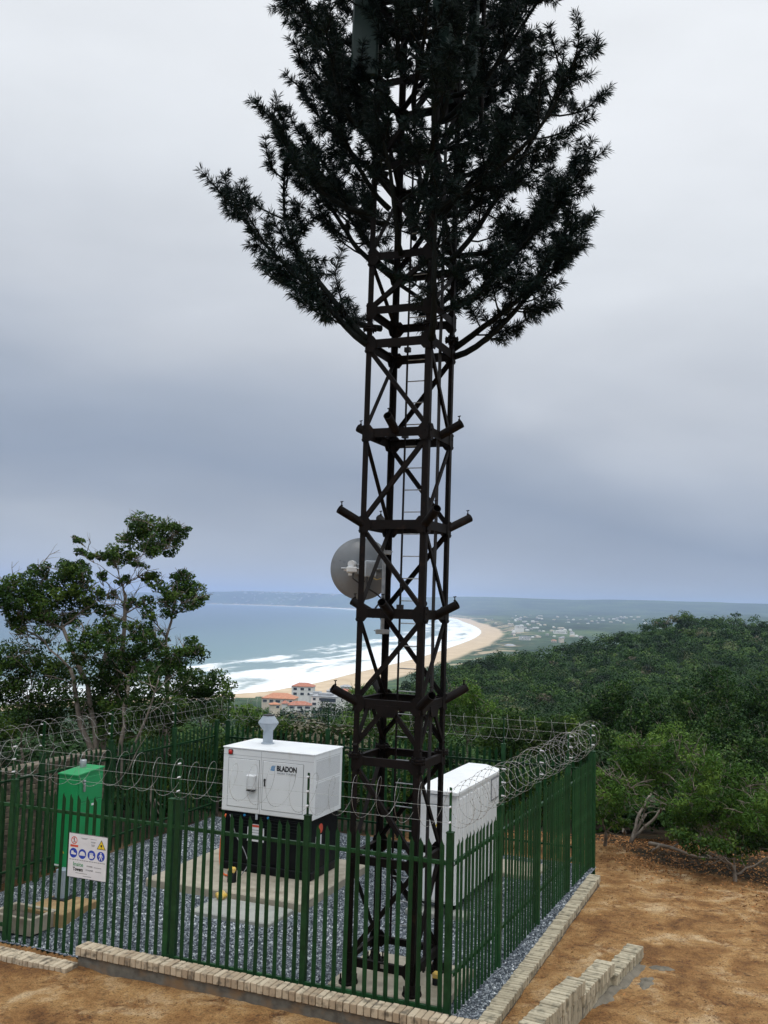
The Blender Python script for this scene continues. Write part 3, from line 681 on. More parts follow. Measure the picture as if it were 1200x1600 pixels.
palisade('rear palisade fence in front of the bushy hillside', W(S1+0.26, T1+0.05), W(S0, T1), [0.0, 1.95, 3.99, 6.2, 8.93], (1.95, 3.99, 6.2, 8.93))
palisade('left palisade fence between the compound and the stone block wall', W(S0, T1), W(S0, T0), [L_r-q for q in (8.22, 6.45, 4.2, 2.2, 0.05)], tuple(L_r-q for q in (6.45, 4.2, 2.2)))

# ------------------------------------------------------------------ brickwork
def bricks_along(T, name, m, s0, s1, pitch, w, y0, y1, z0, z1, jit=0.006, axis='s', bev=0.008, edge=None):
    mb = MB(); x = s0; i = 0
    while x < s1:
        mb.tone = random.random()**1.3; ja = random.uniform(-jit, jit); jb = random.uniform(-jit, jit); jz = random.uniform(-jit, jit)*0.6; c = (random.uniform(-0.02, 0.02))
        M = Matrix.Translation((x+w/2, 0, 0)) @ Matrix.Rotation(c, 4, 'Z')
        if axis == 's': mb.bbox(-w/2, y0+ja, z0, w/2, y1+jb, z1+jz, bev, M)
        else:
            M = Matrix.Translation((0, x+w/2, 0)) @ Matrix.Rotation(c, 4, 'Z'); mb.bbox(y0+ja, -w/2, z0, y1+jb, w/2, z1+jz, bev, M)
        x += pitch*random.uniform(0.97, 1.03); i += 1
    return mb.build(name, m, T)
T = thing('brick_coping', W(-5.75, -0.5), 'long raised row of tan coping bricks in front of the palisade fence', 'brick coping', RZ, 'brick copings at the foot of the front fence')
bricks_along(T, 'brick_course', 'brick_tan', 0.0, 6.45, 0.101, 0.088, 0.0, 0.27, 0.0, 0.125)
mb = MB(); mb.box(0.03, 0.035, -0.45, 6.40, 0.25, 0.004); mb.build('plinth', 'mortar', T)
mb = MB(); mb.box(0.02, 0.05, -0.02, 6.42, 0.24, 0.108); mb.build('mortar_bed', 'mortar', T)
T = thing('brick_coping', W(-9.6, -0.80, -0.13), 'short lower row of tan bricks left of the raised coping, under the gate', 'brick coping', RZ, 'brick copings at the foot of the front fence')
bricks_along(T, 'brick_course', 'brick_tan', 0.0, 3.93, 0.101, 0.088, 0.0, 0.30, -0.09, 0.045)
mb = MB(); mb.box(0.02, 0.035, -0.35, 3.9, 0.27, -0.08); mb.box(0.02, 0.04, -0.1, 3.9, 0.26, 0.028); mb.build('mortar_bed', 'mortar', T)
T = thing('brick_edging', W(0.34, -0.2), 'flush strip of pale stacked bricks along the outside of the right fence', 'brick edging', RZ)
bricks_along(T, 'brick_course', 'brick_pale', 0.0, 7.75, 0.080, 0.064, 0.02, 0.255, -0.10, 0.022, axis='t', jit=0.010)
mb = MB(); mb.box(0.03, 0.01, -0.2, 0.245, 7.7, -0.03); mb.build('mortar_bed', 'mortar', T)
# stepped garden wall on the right, three flights
def edge_rz(): return RZ-radians(7)
for (s, t, L, z, lab) in ((1.10, -0.75, 1.82, 0.36, 'nearest and tallest'), (1.33, 1.00, 1.33, 0.20, 'middle'), (1.56, 2.27, 1.45, 0.055, 'farthest and lowest')):
    b = W(s, t, 0); T = thing('stepped_brick_wall', b, '%s of the three stepped pale brick walls on the bare sand' % lab, 'brick wall', edge_rz(), 'stepped brick walls beside the compound')
    bricks_along(T, 'brick_course', 'brick_pale', 0.0, L, 0.081, 0.063, -0.02, 0.24, z-0.16, z+0.02, axis='t', jit=0.012, bev=0.009)
    bricks_along(T, 'brick_course', 'brick_pale', 0.03, L-0.06, 0.081, 0.068, 0.0, 0.22, -0.30, z-0.17, axis='t', jit=0.006, bev=0.008)
    mb = MB(); mb.box(0.012, 0.01, -0.35, 0.212, L-0.03, z-0.03); mb.build('mortar_bed', 'mortar', T)
# mortar droppings
def blob(name, s, t, a, b, h, m, label):
    cpt = W(s, t); z0 = gz(cpt.x, cpt.y); nr, na = 9, 40; mb = MB(); vs = [(0, 0, h)]; ca, sa = cos(edge_rz()), sin(edge_rz()); k0 = s*7+t*3
    for i in range(1, nr+1):
        for k in range(na):
            an = 2*pi*k/na; q = (1+0.22*sin(2*an+k0)+0.16*sin(5*an+k0*2)+0.08*sin(11*an+k0))*i/nr; x = a*q*cos(an); y = b*q*sin(an)
            wx, wy = cpt.x+ca*x-sa*y, cpt.y+sa*x+ca*y; f = 1-(i/nr)**2
            vs.append((x, y, gz(wx, wy)-z0+h*f+0.02*f*(random.random()-0.5)+0.012*f**0.5-0.012))
    fs = [(0, 1+k, 1+(k+1) % na) for k in range(na)]+[(1+(i-1)*na+k, 1+i*na+k, 1+i*na+(k+1) % na, 1+(i-1)*na+(k+1) % na) for i in range(1, nr) for k in range(na)]
    mb.add(vs, fs); o = mb.build(name, m, None, smooth=True); o.location = (cpt.x, cpt.y, z0+0.004); o.rotation_euler = (0, 0, edge_rz()); tag(o, label, 'mortar'); return o
blob('mortar_spill', 1.82, 3.05, 0.20, 0.80, 0.07, 'mortar_wet', 'long grey mortar spill against the farthest stepped brick wall')
blob('mortar_spill', 1.66, 1.95, 0.20, 0.45, 0.05, 'mortar_wet', 'grey mortar spill where the middle and farthest brick steps meet')
blob('mortar_spill', 2.15, 2.62, 0.13, 0.24, 0.03, 'mortar_wet', 'small grey mortar patch lying on sand right of the brick steps')
blob('mortar_spill', 2.28, 3.38, 0.16, 0.13, 0.025, 'mortar_wet', 'smallest grey mortar patch on sand beyond the farthest brick step')

# block wall behind the left fence
T = thing('stone_block_wall', W(-9.75, -1.5, -0.12), 'weathered brown stone block wall behind the left fence', 'wall', RZ)
Lw = 6.55
mb = MB(); mb.box(-0.26, 0, -0.6, -0.006, Lw, 2.02); mb.build('wall_core', 'mortar', T)
mb = MB(); z = -0.55; row = 0
while z < 1.95:
    y = -0.1 if row % 2 else 0.02
    while y < Lw-0.02:
        ln = random.uniform(0.20, 0.26); y1 = min(y+ln, Lw); mb.tone = random.random(); mb.bbox(-0.05, max(y, 0)+0.005, z+0.005, random.uniform(0.0, 0.018), y1-0.005, z+0.100, 0.008); y = y1
    z += 0.108; row += 1
mb.build('stone_blocks', 'brick_wall', T)
mb = MB(); y = 0.0
while y < Lw: mb.tone = random.random(); mb.bbox(-0.28, y+0.004, 2.022, 0.03, min(y+0.3, Lw)-0.004, 2.085+random.uniform(-.006, .006), 0.008); y += 0.3
mb.build('coping', 'brick_wall', T)

# ------------------------------------------------------------------ slabs
def slab(s0, s1, t0, t1, z, m, label, name='concrete_slab', depth=0.12):
    T = MB(); w = s1-s0; d = t1-t0; n = 10
    T.bbox(-w/2, -d/2, -depth, w/2, d/2, z, 0.018); o = T.build(name, m, None); o.location = W((s0+s1)/2, (t0+t1)/2); o.rotation_euler = (0, 0, RZ); return tag(o, label, 'concrete slab', 'concrete slabs in the compound')
slab(-6.95, -3.68, 2.80, 5.75, 0.15, 'concrete', 'large pale concrete slab carrying the generator')
slab(-5.32, -3.78, 1.86, 2.72, 0.07, 'concrete_grey', 'thin smooth grey slab on the gravel in front of the generator slab')
slab(-1.80, 0.02-0.14, 0.0, 1.42, 0.12, 'concrete', 'concrete footing slab under the four tower legs')
slab(-7.75, -6.92, 0.55, 1.42, 0.13, 'concrete_tan', 'tan stained slab under the green cabinet pole')
slab(-2.05, -1.45, 3.55, 3.95, 0.10, 'concrete_grey', 'small concrete pad at the front left foot of the white cabinet')
slab(-1.35, -0.98, 3.62, 3.95, 0.10, 'concrete_grey', 'small concrete pad at the front right foot of the white cabinet')
slab(-1.6, -0.5, 6.6, 7.6, 0.09, 'concrete', 'plain concrete pad behind the white cabinet near the rear fence')
T = thing('inspection_pit', W(-7.62, -0.28), 'square concrete pit rim filled with soil beside the gate', 'pit', RZ)
mb = MB(); w = 0.9; d = 0.62
mb.bbox(0, 0, -0.1, w, 0.07, 0.16, 0.008); mb.bbox(0, d-0.07, -0.1, w, d, 0.158, 0.008); mb.bbox(0, 0.073, -0.1, 0.07, d-0.073, 0.159, 0.008); mb.bbox(w-0.07, 0.073, -0.1, w, d-0.073, 0.159, 0.008)
mb.build('rim', 'concrete', T); mb = MB(); mb.box(0.06, 0.06, -0.05, w-0.06, d-0.06, 0.06); mb.build('soil_fill', 'bark_dark', T)
T.location = W(-8.0, 0.02)

# ------------------------------------------------------------------ generator
G0, G1, H0, H1 = -6.10, -4.13, 4.02, 5.22
T = thing('generator', W(G0, H0), 'white topped generator with black base and grey exhaust cowl', 'generator', RZ)
gw = G1-G0; gd = H1-H0
b = MB(); b.bbox(0.03, 0.03, 0.24, gw-0.03, gd-0.03, 1.26, 0.012); b.bbox(0.0, 0.0, 0.155, gw, gd, 0.30, 0.012); b.bbox(0.10, 0.015, 0.34, gw-0.10, 0.05, 1.2, 0.006)
for z in (0.98, 1.04, 1.10, 1.16): b.box(0.25, 0.004, z, gw-0.25, 0.016, z+0.012)
b.build('base_tank', 'black_paint', T)
b = MB(); b.bbox(-0.015, -0.015, 1.262, gw+0.015, gd+0.015, 2.455, 0.012); hood = b.build('canopy', 'white_paint', T)
b = MB(); b.bbox(-0.028, -0.028, 2.456, gw+0.028, gd+0.028, 2.485, 0.008); b.build('canopy_lid', 'white_paint', T)
for (x0, x1) in ((0.11, 0.80), (0.88, 1.76)):
    b = MB(); b.bbox(x0+0.006, -0.026, 1.36, x1-0.006, -0.013, 2.27, 0.004); dr = b.build('door', 'white_paint', T)
    b = MB(); g = 0.004; b.box(x0-g, -0.0165, 1.352, x0+g, -0.014, 2.278); b.box(x1-g, -0.0165, 1.352, x1+g, -0.014, 2.278); b.box(x0+g, -0.0165, 2.272, x1-g, -0.014, 2.278); b.box(x0+g, -0.0165, 1.352, x1-g, -0.014, 1.357); b.build('door_seam', 'gap_dark', T)
b = MB(); b.box(0.837, -0.0168, 1.27, 0.842, -0.0145, 2.45); b.box(-0.01, -0.0168, 2.335, gw, -0.0145, 2.339); b.build('panel_seam', 'ink_grey', T)
# side panel with louvre slots on the right face
b = MB(); x = gw+0.0145
b.box(x, 0.05, 2.36, x+0.002, gd-0.05, 2.364); b.box(x, 0.05, 1.95, x+0.002, gd-0.05, 1.953)
for k in range(26): b.box(x, 0.08+k*0.04, 1.98, x+0.0022, 0.088+k*0.04, 2.34)
for k in range(26): b.box(x, 0.08+k*0.04, 1.36, x+0.0022, 0.088+k*0.04, 1.92)
b.build('side_louvre', 'ink_grey', T)
b = MB(); b.bbox(0.57, -0.13, 1.72, 0.76, -0.027, 2.0, 0.02); ib = b.build('socket_cover', 'white_trim', T)
b = MB(); b.bbox(0.585, -0.127, 1.695, 0.745, -0.03, 1.718, 0.006); b.build('socket_gasket', 'ink', ib)
b = MB(); b.bbox(0.925, -0.048, 1.80, 0.95, -0.027, 1.90, 0.006); b.box(0.92, -0.044, 1.905, 0.955, -0.027, 1.94); b.tube([(0.936, -0.06, 1.915), (0.936, -0.03, 1.86), (0.936, -0.045, 1.80)], 0.012, 6); b.build('door_handle', 'ink', T)
b = MB(); b.bbox(0.10, -0.03, 2.335+0.0, 0.20, -0.016, 2.435, 0.012); sd_ = b.build('lamp_housing', 'ink', T)
b = MB(); b.lathe([(0.0, 0.03), (0.03, 0.026), (0.042, 0.012), (0.045, 0)], 16, Matrix.Translation((0.150, -0.031, 2.385)) @ Matrix.Rotation(pi/2, 4, 'X')); b.build('beacon_lens', 'red', sd_, smooth=True)
MX = Matrix.Rotation(pi/2, 4, 'X')      # XY text plane -> XZ facing -y
tm = text_mb('BLADON', 0.135, Matrix.Translation((1.405, -0.028, 2.115)) @ MX, bold=0.006, width=0.43)
tm.build('brand_lettering', 'ink', T)
tm = text_mb('MICRO TURBINE', 0.045, Matrix.Translation((1.405, -0.028, 2.055)) @ MX, width=0.40); tm.build('small_lettering', 'ink_grey', T)
b = MB()
for k in range(4):
    a0 = 1.055+k*0.022; b.add([(a0, -0.028, 2.115), (a0+0.014, -0.028, 2.115), (a0+0.036, -0.028, 2.21-0.006*(3-k)), (a0+0.022, -0.028, 2.21-0.006*(3-k))], [(0, 1, 2, 3)])
b.box(1.05, -0.0275, 2.11, 1.14, -0.0265, 2.125); b.build('logo', 'cyan_logo', T)
b = MB(); b.box(0.44+0.2, 0.002, 0.74, 0.66+0.2, 0.014, 1.06); lb = b.build('notice_label', 'label_white', T)
b = MB(); b.box(0.645, -0.001, 1.01, 0.855, 0.0015, 1.052); b.build('label_header', 'red_label', lb)
b = MB(); 
for z in (0.95, 0.90, 0.85, 0.80): b.box(0.665, -0.001, z, 0.835, 0.0015, z+0.010)
b.build('label_lines', 'ink_grey', lb)
for x in (0.58, 0.905): b = MB(); b.box(x, 0.002, 0.74, x+0.035, 0.014, 1.0); b.build('narrow_label', 'label_white', T)
b = MB(); b.box(gw-0.0305, 0.22, 0.72, gw-0.025, 0.46, 0.92); b.build('rating_label', 'label_white', T)
b = MB(); b.lathe([(0.09, 0.0), (0.09, 0.006), (0, 0.006)], 20, Matrix.Translation((gw-0.030, 0.42, 1.04)) @ Matrix.Rotation(pi/2, 4, 'Y')); b.build('round_label', 'red_label', T)
for x in (0.5, 1.02): b = MB(); b.lathe([(0.022, 0), (0.022, 0.02), (0, 0.022)], 12, Matrix.Translation((x, 0.014, 1.21)) @ MX); b.build('fuel_port', 'cyan_logo', T)
b = MB(); b.bbox(0.74, 0.0, 1.15, 0.79, 0.014, 1.255, 0.004); b.build('latch', 'light_grey', T)
cw = Matrix.Translation((0.55, 0.72, 2.485))
b = MB(); b.lathe([(0.135, 0.0), (0.135, 0.012), (0.100, 0.03), (0.098, 0.26), (0.115, 0.275), (0.205, 0.40), (0.207, 0.42), (0.115, 0.55), (0.10, 0.552)], 28, cw); co = b.build('exhaust_cowl', 'cowl_grey', T, smooth=False)
b = MB(); b.lathe([(0.0, 0.557), (0.118, 0.557), (0.118, 0.57), (0.0, 0.57)], 28, cw); b.build('cowl_cap', 'ink', co)
# hoses
def hose(name, pts, r, m, label, cat):
    p = _resample(np.array([tuple(q) for q in pts]), 8); mb = MB(); o0 = Vector(p[0]); mb.tube([Vector(q)-o0 for q in p], r, 7); o = mb.build(name, m, None, smooth=True, loc=o0); return tag(o, label, cat)
hose('orange_hose', [W(-6.0, 3.99, 1.20), W(-6.03, 3.93, 0.9), W(-6.05, 3.91, 0.45), W(-5.98, 3.86, 0.19), W(-5.75, 3.62, 0.175), W(-5.55, 3.52, 0.20)], 0.016, 'orange_hose', 'thin orange hose hanging at the left corner of the generator', 'hose')
hose('grey_cable', [W(-5.9, 3.98, 1.2), W(-5.7, 3.9, 0.85), W(-5.45, 3.8, 0.62), W(-5.3, 3.7, 0.40), W(-5.38, 3.6, 0.2)], 0.008, 'ink_grey', 'thin grey cable drooping in front of the generator base', 'cable')
def rag(name, p, r, m, label, cat, zs=0.7):
    mb = MB(); n = 14; pr = []
    for i in range(8):
        ph = pi*i/7; pr.append((sin(ph)*r, cos(ph)*r*zs))
    mb.lathe(pr, n); mb.v = [(x*(1+0.3*sin(5*y/r+x*9)), y*(1+0.25*cos(4*x/r)), z*(1+0.3*sin(6*x/r+2*y/r))) for x, y, z in mb.v]
    o = mb.build(name, m, None, smooth=True, loc=p); return tag(o, label, cat)
T = thing('cable_duct', W(-5.42, 3.35, 0.15), 'short black duct pipe with yellow foam stuffed in its top', 'duct', RZ)
b = MB(); b.lathe([(0.085, -0.1), (0.085, 0.19), (0.07, 0.19), (0.07, 0.05)], 18); b.build('pipe', 'black_paint', T, smooth=True)
b = MB(); 
for i in range(9): b.lathe([(0.0, 0.05), (0.035, 0.03), (0.045, 0), (0.03, -0.03)], 8, Matrix.Translation((random.uniform(-0.07, 0.07), random.uniform(-0.05, 0.05), 0.21+random.uniform(-.01, .04))))
b.build('foam_plug', 'yellow', T, smooth=True)
rag('foam_offcut', W(-5.18, 2.62, 0.13), 0.10, 'yellow', 'crumpled yellow foam offcut on the thin grey slab', 'foam')
for (s, t, z) in ((-1.12, 0.72, 0.16), (-1.26, 0.80, 0.16)): pass
rag('foam_offcut', W(-1.16, 0.72, 0.16), 0.05, 'yellow', 'round yellow foam plug inside the tower foot, nearest the middle', 'foam', 0.6)
rag('foam_offcut', W(-1.31, 0.80, 0.16), 0.055, 'yellow', 'pale yellow foam plug beside the rear left tower leg', 'foam', 0.6)
T = thing('cable_duct', W(-0.42, 0.62, 0.12), 'small black duct with yellow foam plug by the right tower leg', 'duct', RZ)
b = MB(); b.lathe([(0.055, -0.05), (0.055, 0.09), (0.045, 0.09)], 14); b.build('pipe', 'black_paint', T, smooth=True); b = MB(); b.bbox(-0.05, -0.05, 0.08, 0.05, 0.05, 0.17, 0.02); b.build('foam_plug', 'yellow', T)

# ------------------------------------------------------------------ white equipment cabinet
C0, C1, D0, D1 = -1.98, -1.21, 3.78, 6.45
T = thing('equipment_cabinet', W(C0, D0), 'tall white equipment cabinet with a hipped lid and ribbed side behind the tower', 'cabinet', RZ)
w = C1-C0; d = D1-D0
b = MB(); b.bbox(0.0, 0.0, 0.20, w, d, 2.06, 0.010); b.build('body', 'white_paint', T)
b = MB(); 
for (x, y) in ((0.06, 0.10), (w-0.12, 0.10), (0.06, d-0.3), (w-0.12, d-0.3)): b.box(x, y, 0.0, x+0.07, y+0.12, 0.198)
b.build('plinth_feet', 'black_paint', T)
# lid: overhanging tray with sloping faces to a flat top
b = MB(); o_ = 0.03
b.box(-o_, -o_-0.03, 2.062, w+o_, d+o_, 2.11)
x0, x1, y0, y1 = -o_, w+o_, -o_-0.03, d+o_; ix, iy = 0.24, 0.30; zt = 2.235
b.add([(x0, y0, 2.112), (x1, y0, 2.112), (x1, y1, 2.112), (x0, y1, 2.112), (x0+ix, y0+iy, zt), (x1-ix, y0+iy, zt), (x1-ix, y1-iy, zt), (x0+ix, y1-iy, zt)], [(0, 1, 5, 4), (1, 2, 6, 5), (2, 3, 7, 6), (3, 0, 4, 7), (4, 5, 6, 7)])
b.build('lid', 'white_paint', T)
b = MB(); b.bbox(0.02, -0.028, 0.90, w-0.10, -0.002, 1.86, 0.008); dd = b.build('door', 'white_paint', T)
b = MB(); b.bbox(0.02, -0.032, 1.875, w-0.10, -0.002, 2.04, 0.008); b.build('upper_flap', 'white_trim', T)
b = MB(); b.bbox(0.01, -0.05, 0.87, w-0.02, -0.002, 0.893, 0.004); b.build('drip_rail', 'gap_dark', T)
b = MB(); b.bbox(0.02, -0.018, 0.24, w-0.02, -0.002, 0.86, 0.006); b.build('lower_panel', 'white_paint', T)
b = MB(); b.bbox(0.06, -0.06, 1.40, 0.095, -0.029, 1.58, 0.006); b.bbox(0.055, -0.05, 1.36, 0.10, -0.03, 1.42, 0.006); b.build('handle', 'ink_grey', dd)
b = MB(); b.add([(0.38, -0.0295, 1.50), (0.46, -0.0295, 1.50), (0.42, -0.0295, 1.575)], [(0, 1, 2)]); b.build('warning_sticker', 'yellow_label', dd)
b = MB()
for k in range(9): b.bbox(w+0.0, 0.12+k*0.21, 0.30, w+0.018, 0.22+k*0.21, 1.98, 0.006)
b.build('side_ribs', 'white_paint', T)
b = MB(); b.box(w+0.002, d-0.62, 1.60, w+0.016, d-0.12, 2.02); pl = b.build('side_vent', 'ink_grey', T)
b = MB(); b.box(w+0.016, d-0.59, 1.63, w+0.019, d-0.15, 1.99); b.build('rating_plate', 'label_white', pl)
b = MB(); b.tube([(0.1, -0.08, 0.28), (0.18, -0.10, 0.20), (0.3, -0.06, 0.12)], 0.012, 6); b.build('lead', 'ink_grey', T)

# ------------------------------------------------------------------ green cabinet on its pole
T = thing('meter_cabinet', W(-7.83, 1.34), 'bright green metal cabinet on a grey pole behind the warning sign', 'cabinet', RZ)
w = 0.41; d = 0.68; zb = 0.60; zf = 2.18; zk = 2.24
b = MB(); b.add([(0, 0, zb), (w, 0, zb), (w, d, zb), (0, d, zb), (0, 0, zf), (w, 0, zf), (w, d, zk), (0, d, zk)], [(0, 3, 2, 1), (0, 1, 5, 4), (1, 2, 6, 5), (2, 3, 7, 6), (3, 0, 4, 7)]); b.build('body', 'cab_green', T)
b = MB(); b.add([(-0.02, -0.02, zf+0.004), (w+0.02, -0.02, zf+0.004), (w+0.02, d+0.02, zk+0.004), (-0.02, d+0.02, zk+0.004), (-0.02, -0.02, zf+0.028), (w+0.02, -0.02, zf+0.028), (w+0.02, d+0.02, zk+0.028), (-0.02, d+0.02, zk+0.028)], [(0, 3, 2, 1), (4, 5, 6, 7), (0, 1, 5, 4), (1, 2, 6, 5), (2, 3, 7, 6), (3, 0, 4, 7)]); b.build('lid', 'cab_green', T)
b = MB(); b.bbox(w+0.002, 0.03, 1.72, w+0.014, d-0.03, zf-0.04, 0.004); b.build('upper_door', 'cab_green', T)
b = MB(); b.bbox(w+0.002, 0.03, zb+0.04, w+0.014, d-0.03, 1.705, 0.004); dd = b.build('lower_door', 'cab_green', T)
b = MB(); b.box(w+0.014, 0.38, 1.62, w+0.022, 0.52, 1.655); b.build('door_badge', 'label_white', dd)
b = MB(); b.bbox(w+0.014, 0.13, 1.90, w+0.05, 0.17, 2.05, 0.006); b.bbox(w+0.014, 0.12, 2.06, w+0.045, 0.18, 2.10, 0.006); b.build('lock', 'galv', T)
b = MB(); b.add([(0.10, -0.003, 0.84), (0.20, -0.003, 0.84), (0.15, -0.003, 0.93)], [(0, 1, 2)]); b.build('warning_sticker', 'yellow_label', T)
b = MB(); b.box(0.0, -0.004, 0.615, 0.1, -0.001, 0.64); b.build('bottom_tag', 'label_white', T)
b = MB(); b.lathe([(0.06, 0), (0.06, 0.12), (0.055, 0.13), (0, 0.13)], 14, Matrix.Translation((0.1, 0.5, 2.25))); b.build('cable_gland', 'galv', T, smooth=True)
b = MB(); b.bbox(0.21, -0.20, 0.13, 0.39, -0.02, 0.62, 0.01); b.bbox(0.21, -0.02, 0.50, 0.39, 0.6, 0.598, 0.01); b.build('pole', 'grey_metal', T)
b = MB(); b.bbox(0.17, -0.27, 0.13, 0.49, 0.05, 0.15, 0.004); b.build('base_plate', 'ink', T)

# ------------------------------------------------------------------ warning sign on the fence
T = thing('warning_sign', W(-6.20, T0-0.120, 1.03), 'white safety sign with blue mandatory symbols wired to the front fence', 'sign', RZ+0.0133)
w = 0.735; h = 0.665; y = -0.0035
b = MB(); b.box(0, -0.003, 0, w, 0.0, h); b.build('sign_panel', 'label_white', T)
b = MB(); b.box(0, -0.0045, h-0.006, w, -0.0032, h); b.box(0, -0.0045, 0, w, -0.0032, 0.005); b.box(0, -0.0045, 0.0052, 0.004, -0.0032, h-0.0062); b.box(w-0.004, -0.0045, 0.0052, w, -0.0032, h-0.0062); b.build('sign_border', 'ink', T)
def flat(poly, yy=y): return [(x_, yy, z_) for x_, z_ in poly]
def disc2(cx, cz, r, yy=y, n=24, ri=0):
    mbb = MB()
    if ri: 
        vs = flat([(cx+r*cos(2*pi*k/n), cz+r*sin(2*pi*k/n)) for k in range(n)], yy)+flat([(cx+ri*cos(2*pi*k/n), cz+ri*sin(2*pi*k/n)) for k in range(n)], yy)
        return mbb.add(vs, [(k, (k+1) % n, n+(k+1) % n, n+k) for k in range(n)])
    return mbb.add(flat([(cx+r*cos(2*pi*k/n), cz+r*sin(2*pi*k/n)) for k in range(n)], yy), [tuple(range(n))])
cx = [0.10, 0.27, 0.445, 0.62]; cz = 0.365; yy2 = -0.005
for k in range(4):
    c_ = disc2(cx[k], cz, 0.074).build('mandatory_symbol', 'blue_label', T)
    b = MB(); a = cx[k]
    if k == 0: b.add(flat([(a-0.045, cz-0.02), (a+0.02, cz-0.025), (a+0.055, cz-0.02), (a+0.05, cz+0.0), (a+0.01, cz+0.01), (a-0.005, cz+0.035), (a-0.04, cz+0.03)], yy2), [tuple(range(7))])
    if k == 1: b.add(flat([(a+0.055*cos(q*pi/10), cz-0.015+0.055*sin(q*pi/10)) for q in range(11)]+[(a-0.06, cz-0.02), (a+0.06, cz-0.02)][:0], yy2), [tuple(range(11))]); b.box(a-0.062, yy2-0.0003, cz-0.024, a+0.062, yy2, cz-0.016)
    if k == 2: b.box(a-0.035, yy2-0.0003, cz-0.05, a+0.03, yy2, cz+0.01); [b.box(a-0.035+q*0.018, yy2-0.0003, cz+0.011, a-0.022+q*0.018, yy2, cz+0.04-0.004*abs(q-1.5)) for q in range(4)]; b.box(a+0.031, yy2-0.0003, cz-0.03, a+0.05, yy2, cz-0.005)
    if k == 3:
        b.add(disc2(a, cz+0.045, 0.013, yy2, 12).v, [tuple(range(12))]); b.box(a-0.014, yy2-0.0003, cz-0.012, a+0.014, yy2, cz+0.03)
        for sx in (-1, 1): b.bar((a+sx*0.008, yy2, cz-0.012), (a+sx*0.026, yy2, cz-0.055), 0.013, 0.0006, up=(0, 1, 0)); b.bar((a+sx*0.018, yy2, cz+0.026), (a+sx*0.036, yy2, cz-0.012), 0.010, 0.0006, up=(0, 1, 0))
    b.build('pictogram', 'label_white', c_)
pr = disc2(0.105, 0.555, 0.058, y, 24, 0.046).build('prohibition_symbol', 'red_label', T)
b = MB(); b.bar((0.07, y-0.001, 0.592), (0.14, y-0.001, 0.518), 0.009, 0.0006, up=(0, 1, 0)); b.build('bar', 'red_label', pr)
b = MB(); b.box(0.098, y-0.0004, 0.548, 0.112, y, 0.580); b.add(disc2(0.105, 0.588, 0.008, y, 10).v, [tuple(range(10))]); b.bar((0.103, y, 0.548), (0.092, y, 0.520), 0.007, 0.0006, up=(0, 1, 0)); b.bar((0.108, y, 0.548), (0.120, y, 0.522), 0.007, 0.0006, up=(0, 1, 0)); b.build('pictogram', 'ink', pr)
b = MB(); b.box(0.035, -0.0045, 0.455, 0.185, -0.0032, 0.488); b.build('red_band', 'red_label', T)
b = MB(); b.add(flat([(0.535, 0.468), (0.705, 0.468), (0.62, 0.612)]), [(0, 1, 2)]); tr_ = b.build('hazard_triangle', 'ink', T)
b = MB(); b.add(flat([(0.551, 0.477), (0.689, 0.477), (0.62, 0.594)], y-0.001), [(0, 1, 2)]); b.build('triangle_face', 'yellow_label', tr_)
b = MB(); b.add(disc2(0.62, 0.525, 0.018, y-0.002, 12).v, [tuple(range(12))]); b.box(0.616, y-0.0022, 0.485, 0.624, y-0.002, 0.51); b.build('triangle_symbol', 'ink', tr_)
b = MB()
for (x0_, x1_, z_) in ((0.23, 0.37, 0.60), (0.25, 0.34, 0.588), (0.41, 0.53, 0.600), (0.42, 0.51, 0.562), (0.425, 0.505, 0.55), (0.43, 0.50, 0.520), (0.435, 0.495, 0.508), (0.44, 0.49, 0.496)): b.box(x0_, -0.0042, z_, x1_, -0.0034, z_+0.006)
b.build('fine_print', 'ink_grey', T)
b = MB(); x_ = 0.03
while x_ < 0.70: wd = random.uniform(0.012, 0.05); b.box(x_, -0.0042, 0.262, min(x_+wd, 0.705), -0.0034, 0.273); x_ += wd+0.010
for z_, xa, xb in ((0.185, 0.50, 0.64), (0.125, 0.53, 0.64), (0.07, 0.16, 0.38), (0.035, 0.30, 0.46)): q_ = MB(); q_.box(xa, -0.0042, z_, xb, -0.0034, z_+0.008); q_.build('text_line', 'ink_grey', T)
b.build('small_text', 'ink_grey', T)
text_mb('Insite', 0.085, Matrix.Translation((0.20, -0.0040, 0.175)) @ MX, bold=0.001, width=0.19, depth=0.0004).build('company_name', 'ink_green', T)
text_mb('Towers', 0.072, Matrix.Translation((0.20, -0.0040, 0.105)) @ MX, bold=0.003, width=0.19, depth=0.0004).build('company_name', 'ink', T)
text_mb('SITE NAME:', 0.028, Matrix.Translation((0.42, -0.0040, 0.185)) @ MX, width=0.11, depth=0.0004).build('site_lettering', 'ink', T)
text_mb('SITE NUMBER:', 0.028, Matrix.Translation((0.42, -0.0040, 0.125)) @ MX, width=0.14, depth=0.0004).build('site_lettering', 'ink', T)

